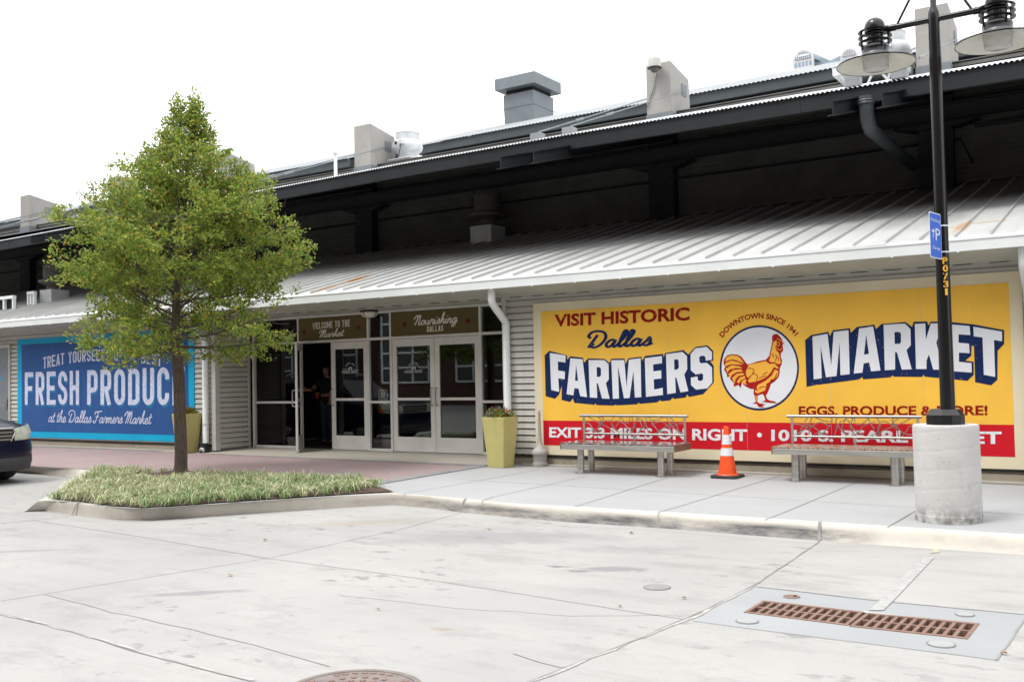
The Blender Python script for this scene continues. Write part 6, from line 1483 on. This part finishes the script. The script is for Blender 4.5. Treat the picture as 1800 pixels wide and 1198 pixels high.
ps = thing('red_banner', (p[0], 1.9, 1.0), 'red and white banner standing inside the side window', 'banner'); obj('banner_cloth', MB().box(p[0]-.22, p[0]+.25, 1.9, 1.92, 1.0, 1.9), 'poster_red', ps); obj('banner_stripe', MB().box(p[0]-.22, p[0]+.25, 1.895, 1.9, 1.32, 1.40), 'sign_white', ps); obj('banner_stand', MB().box(p[0]-.01, p[0]+.03, 1.905, 1.915, .105, 1.0).box(p[0]-.2, p[0]+.2, 1.8, 2.02, .105, .13), 'rubber_black', ps)

# ------------------------------------------------------------------ skyscraper far behind the ridge
simple('tower_stone', (.44, .42, .42), .7, col2=(.40, .385, .385), scale=.2); simple('tower_glass', (.12, .20, .29), .3, col2=(.2, .27, .34), scale=.5, spec=.3); simple('tower_roof', (.20, .25, .28), .6, col2=(.17, .22, .25), scale=.1)
DY = 760
def tp(x, y): return at(x, y, DY)
a0, a1 = tp(1394, 125), tp(1430, 120); b0, b1 = tp(1480, 110), tp(1505.5, 108); top1 = tp(1412, 87)[2]; top2 = tp(1491, 85)[2]
tw = thing('far_tower', (a0[0]+24, DY+10, 0), 'pale stone skyscraper with twin arched glass gables far beyond the roof ridge', 'skyscraper')
W1 = (a1[0]-a0[0])/2; c1 = (a0[0]+a1[0])/2; W2 = (b1[0]-b0[0])/2*1.18; c2_ = (b0[0]+b1[0])/2
obj('shaft', MB().box(a0[0]-1, b1[0]+2, DY+2, DY+70, 0, top1-W1-9), 'tower_stone', tw)
def vault(c_, W, top, name):
    ar_ = [(c_+W*cos(pi*k/24), top-W+W*sin(pi*k/24)) for k in range(25)]
    outl = [(c_+W, top-W-14)]+ar_+[(c_-W, top-W-14)]
    g_ = obj('arched_gable', MB().prism(outl, 'y', DY, DY+3), 'tower_stone', tw)
    ari = [(c_+W*.80*cos(pi*k/24), top-W+W*.80*sin(pi*k/24)) for k in range(25)]
    obj('arch_glass', MB().prism(ari, 'y', DY-.4, DY), 'tower_glass', g_)
    mb = MB()
    for k in range(-3, 4): mb.box(c_+W*.8*k/4-.18, c_+W*.8*k/4+.18, DY-.8, DY-.4, top-W, top-W+sqrt(max(0, 1-(k/4)**2))*W*.8)
    for k in range(1, 5): zz = W*.8*k/5; hw_ = sqrt((W*.8)**2-zz**2); mb.box(c_-hw_, c_+hw_, DY-.85, DY-.45, top-W+zz-.18, top-W+zz+.18)
    obj('arch_mullions', mb, 'tower_stone', g_)
    for k in (-2, -1, 0, 1, 2): obj('tower_window', MB().box(c_+W*k*.36-.9, c_+W*k*.36+.9, DY-.3, DY+.2, top-W-5.2, top-W-1.8), 'tower_glass', g_)
    return g_
g1_ = vault(c1, W1, top1, 'a'); g2_ = vault(c2_, W2, top2, 'b')
V, Fc = font_text('Comerica', .02)
obj('lettering', MB().add([(c1-W1*.62+W1*1.24*u, DY-1.2, top1-W1*.72+v*2.2) for u, v in V], Fc), 'sign_white', g1_)
mb = MB(); xm = tp(1457, 97); n_ = 12
for (cc, W, tt, sg) in ((c1, W1, top1, 1), (c2_, W2, top2, -1)):
    rows = []
    for j in range(2):
        rows.append([(cc+W*cos(pi*k/n_)+(xm[0]-cc)*j*.55, DY+3+j*34, tt-W+W*sin(pi*k/n_)-(W*.5)*j*.6) for k in range(n_+1)])
    mb.grid(rows)
mb.add([(c1, DY+4, top1-1), (xm[0], DY+18, xm[2]-1), (c2_, DY+4, top2-1), (c2_, DY+4, top1-W1-9), (c1, DY+4, top1-W1-9)], [(0, 4, 3, 2, 1)])
obj('vault_roof', mb, 'tower_roof', tw)

# ------------------------------------------------------------------ building across the street (behind the viewer; seen mirrored in the door glass)
m, nt, b = nmat('brick_dark'); b.inputs['Roughness'].default_value = .9
tc = N(nt, 'ShaderNodeTexCoord'); mp = N(nt, 'ShaderNodeMapping'); mp.inputs['Rotation'].default_value = (radians(90), 0, 0); nt.links.new(tc.outputs['Object'], mp.inputs[0])
bt = N(nt, 'ShaderNodeTexBrick'); bt.inputs['Scale'].default_value = 4; bt.inputs['Color1'].default_value = (.10, .035, .025, 1); bt.inputs['Color2'].default_value = (.07, .028, .02, 1); bt.inputs['Mortar'].default_value = (.09, .07, .06, 1); nt.links.new(mp.outputs[0], bt.inputs['Vector']); nt.links.new(bt.outputs[0], b.inputs['Base Color'])
YO = -30
ob_ = thing('brick_building', (-32, YO, 0), 'dark brick building with white gridded windows across the street', 'building')
obj('wall', MB().box(-110, 60, YO-12, YO, -.15, 20), 'brick_dark', ob_)  # made taller and longer to block low sky light from the canopy
for k in range(16):
    xk = -56+(k % 8)*5.6; zk = 6.4*(k//8)
    wf = obj('window', MB().box(xk, xk+3.6, YO, YO+.02, 1.2+zk, 5.6+zk), 'car_glass', ob_)
    gm = MB()
    for j in range(4): gm.box(xk+3.6*j/3-.06, xk+3.6*j/3+.06, YO+.02, YO+.10, 1.2+zk, 5.6+zk)
    for j in range(6): gm.box(xk, xk+3.6, YO+.021, YO+.11, zk+1.2+4.4*j/5-.06, zk+1.2+4.4*j/5+.06)
    obj('glazing_bars', gm, 'gutter_paint', wf)
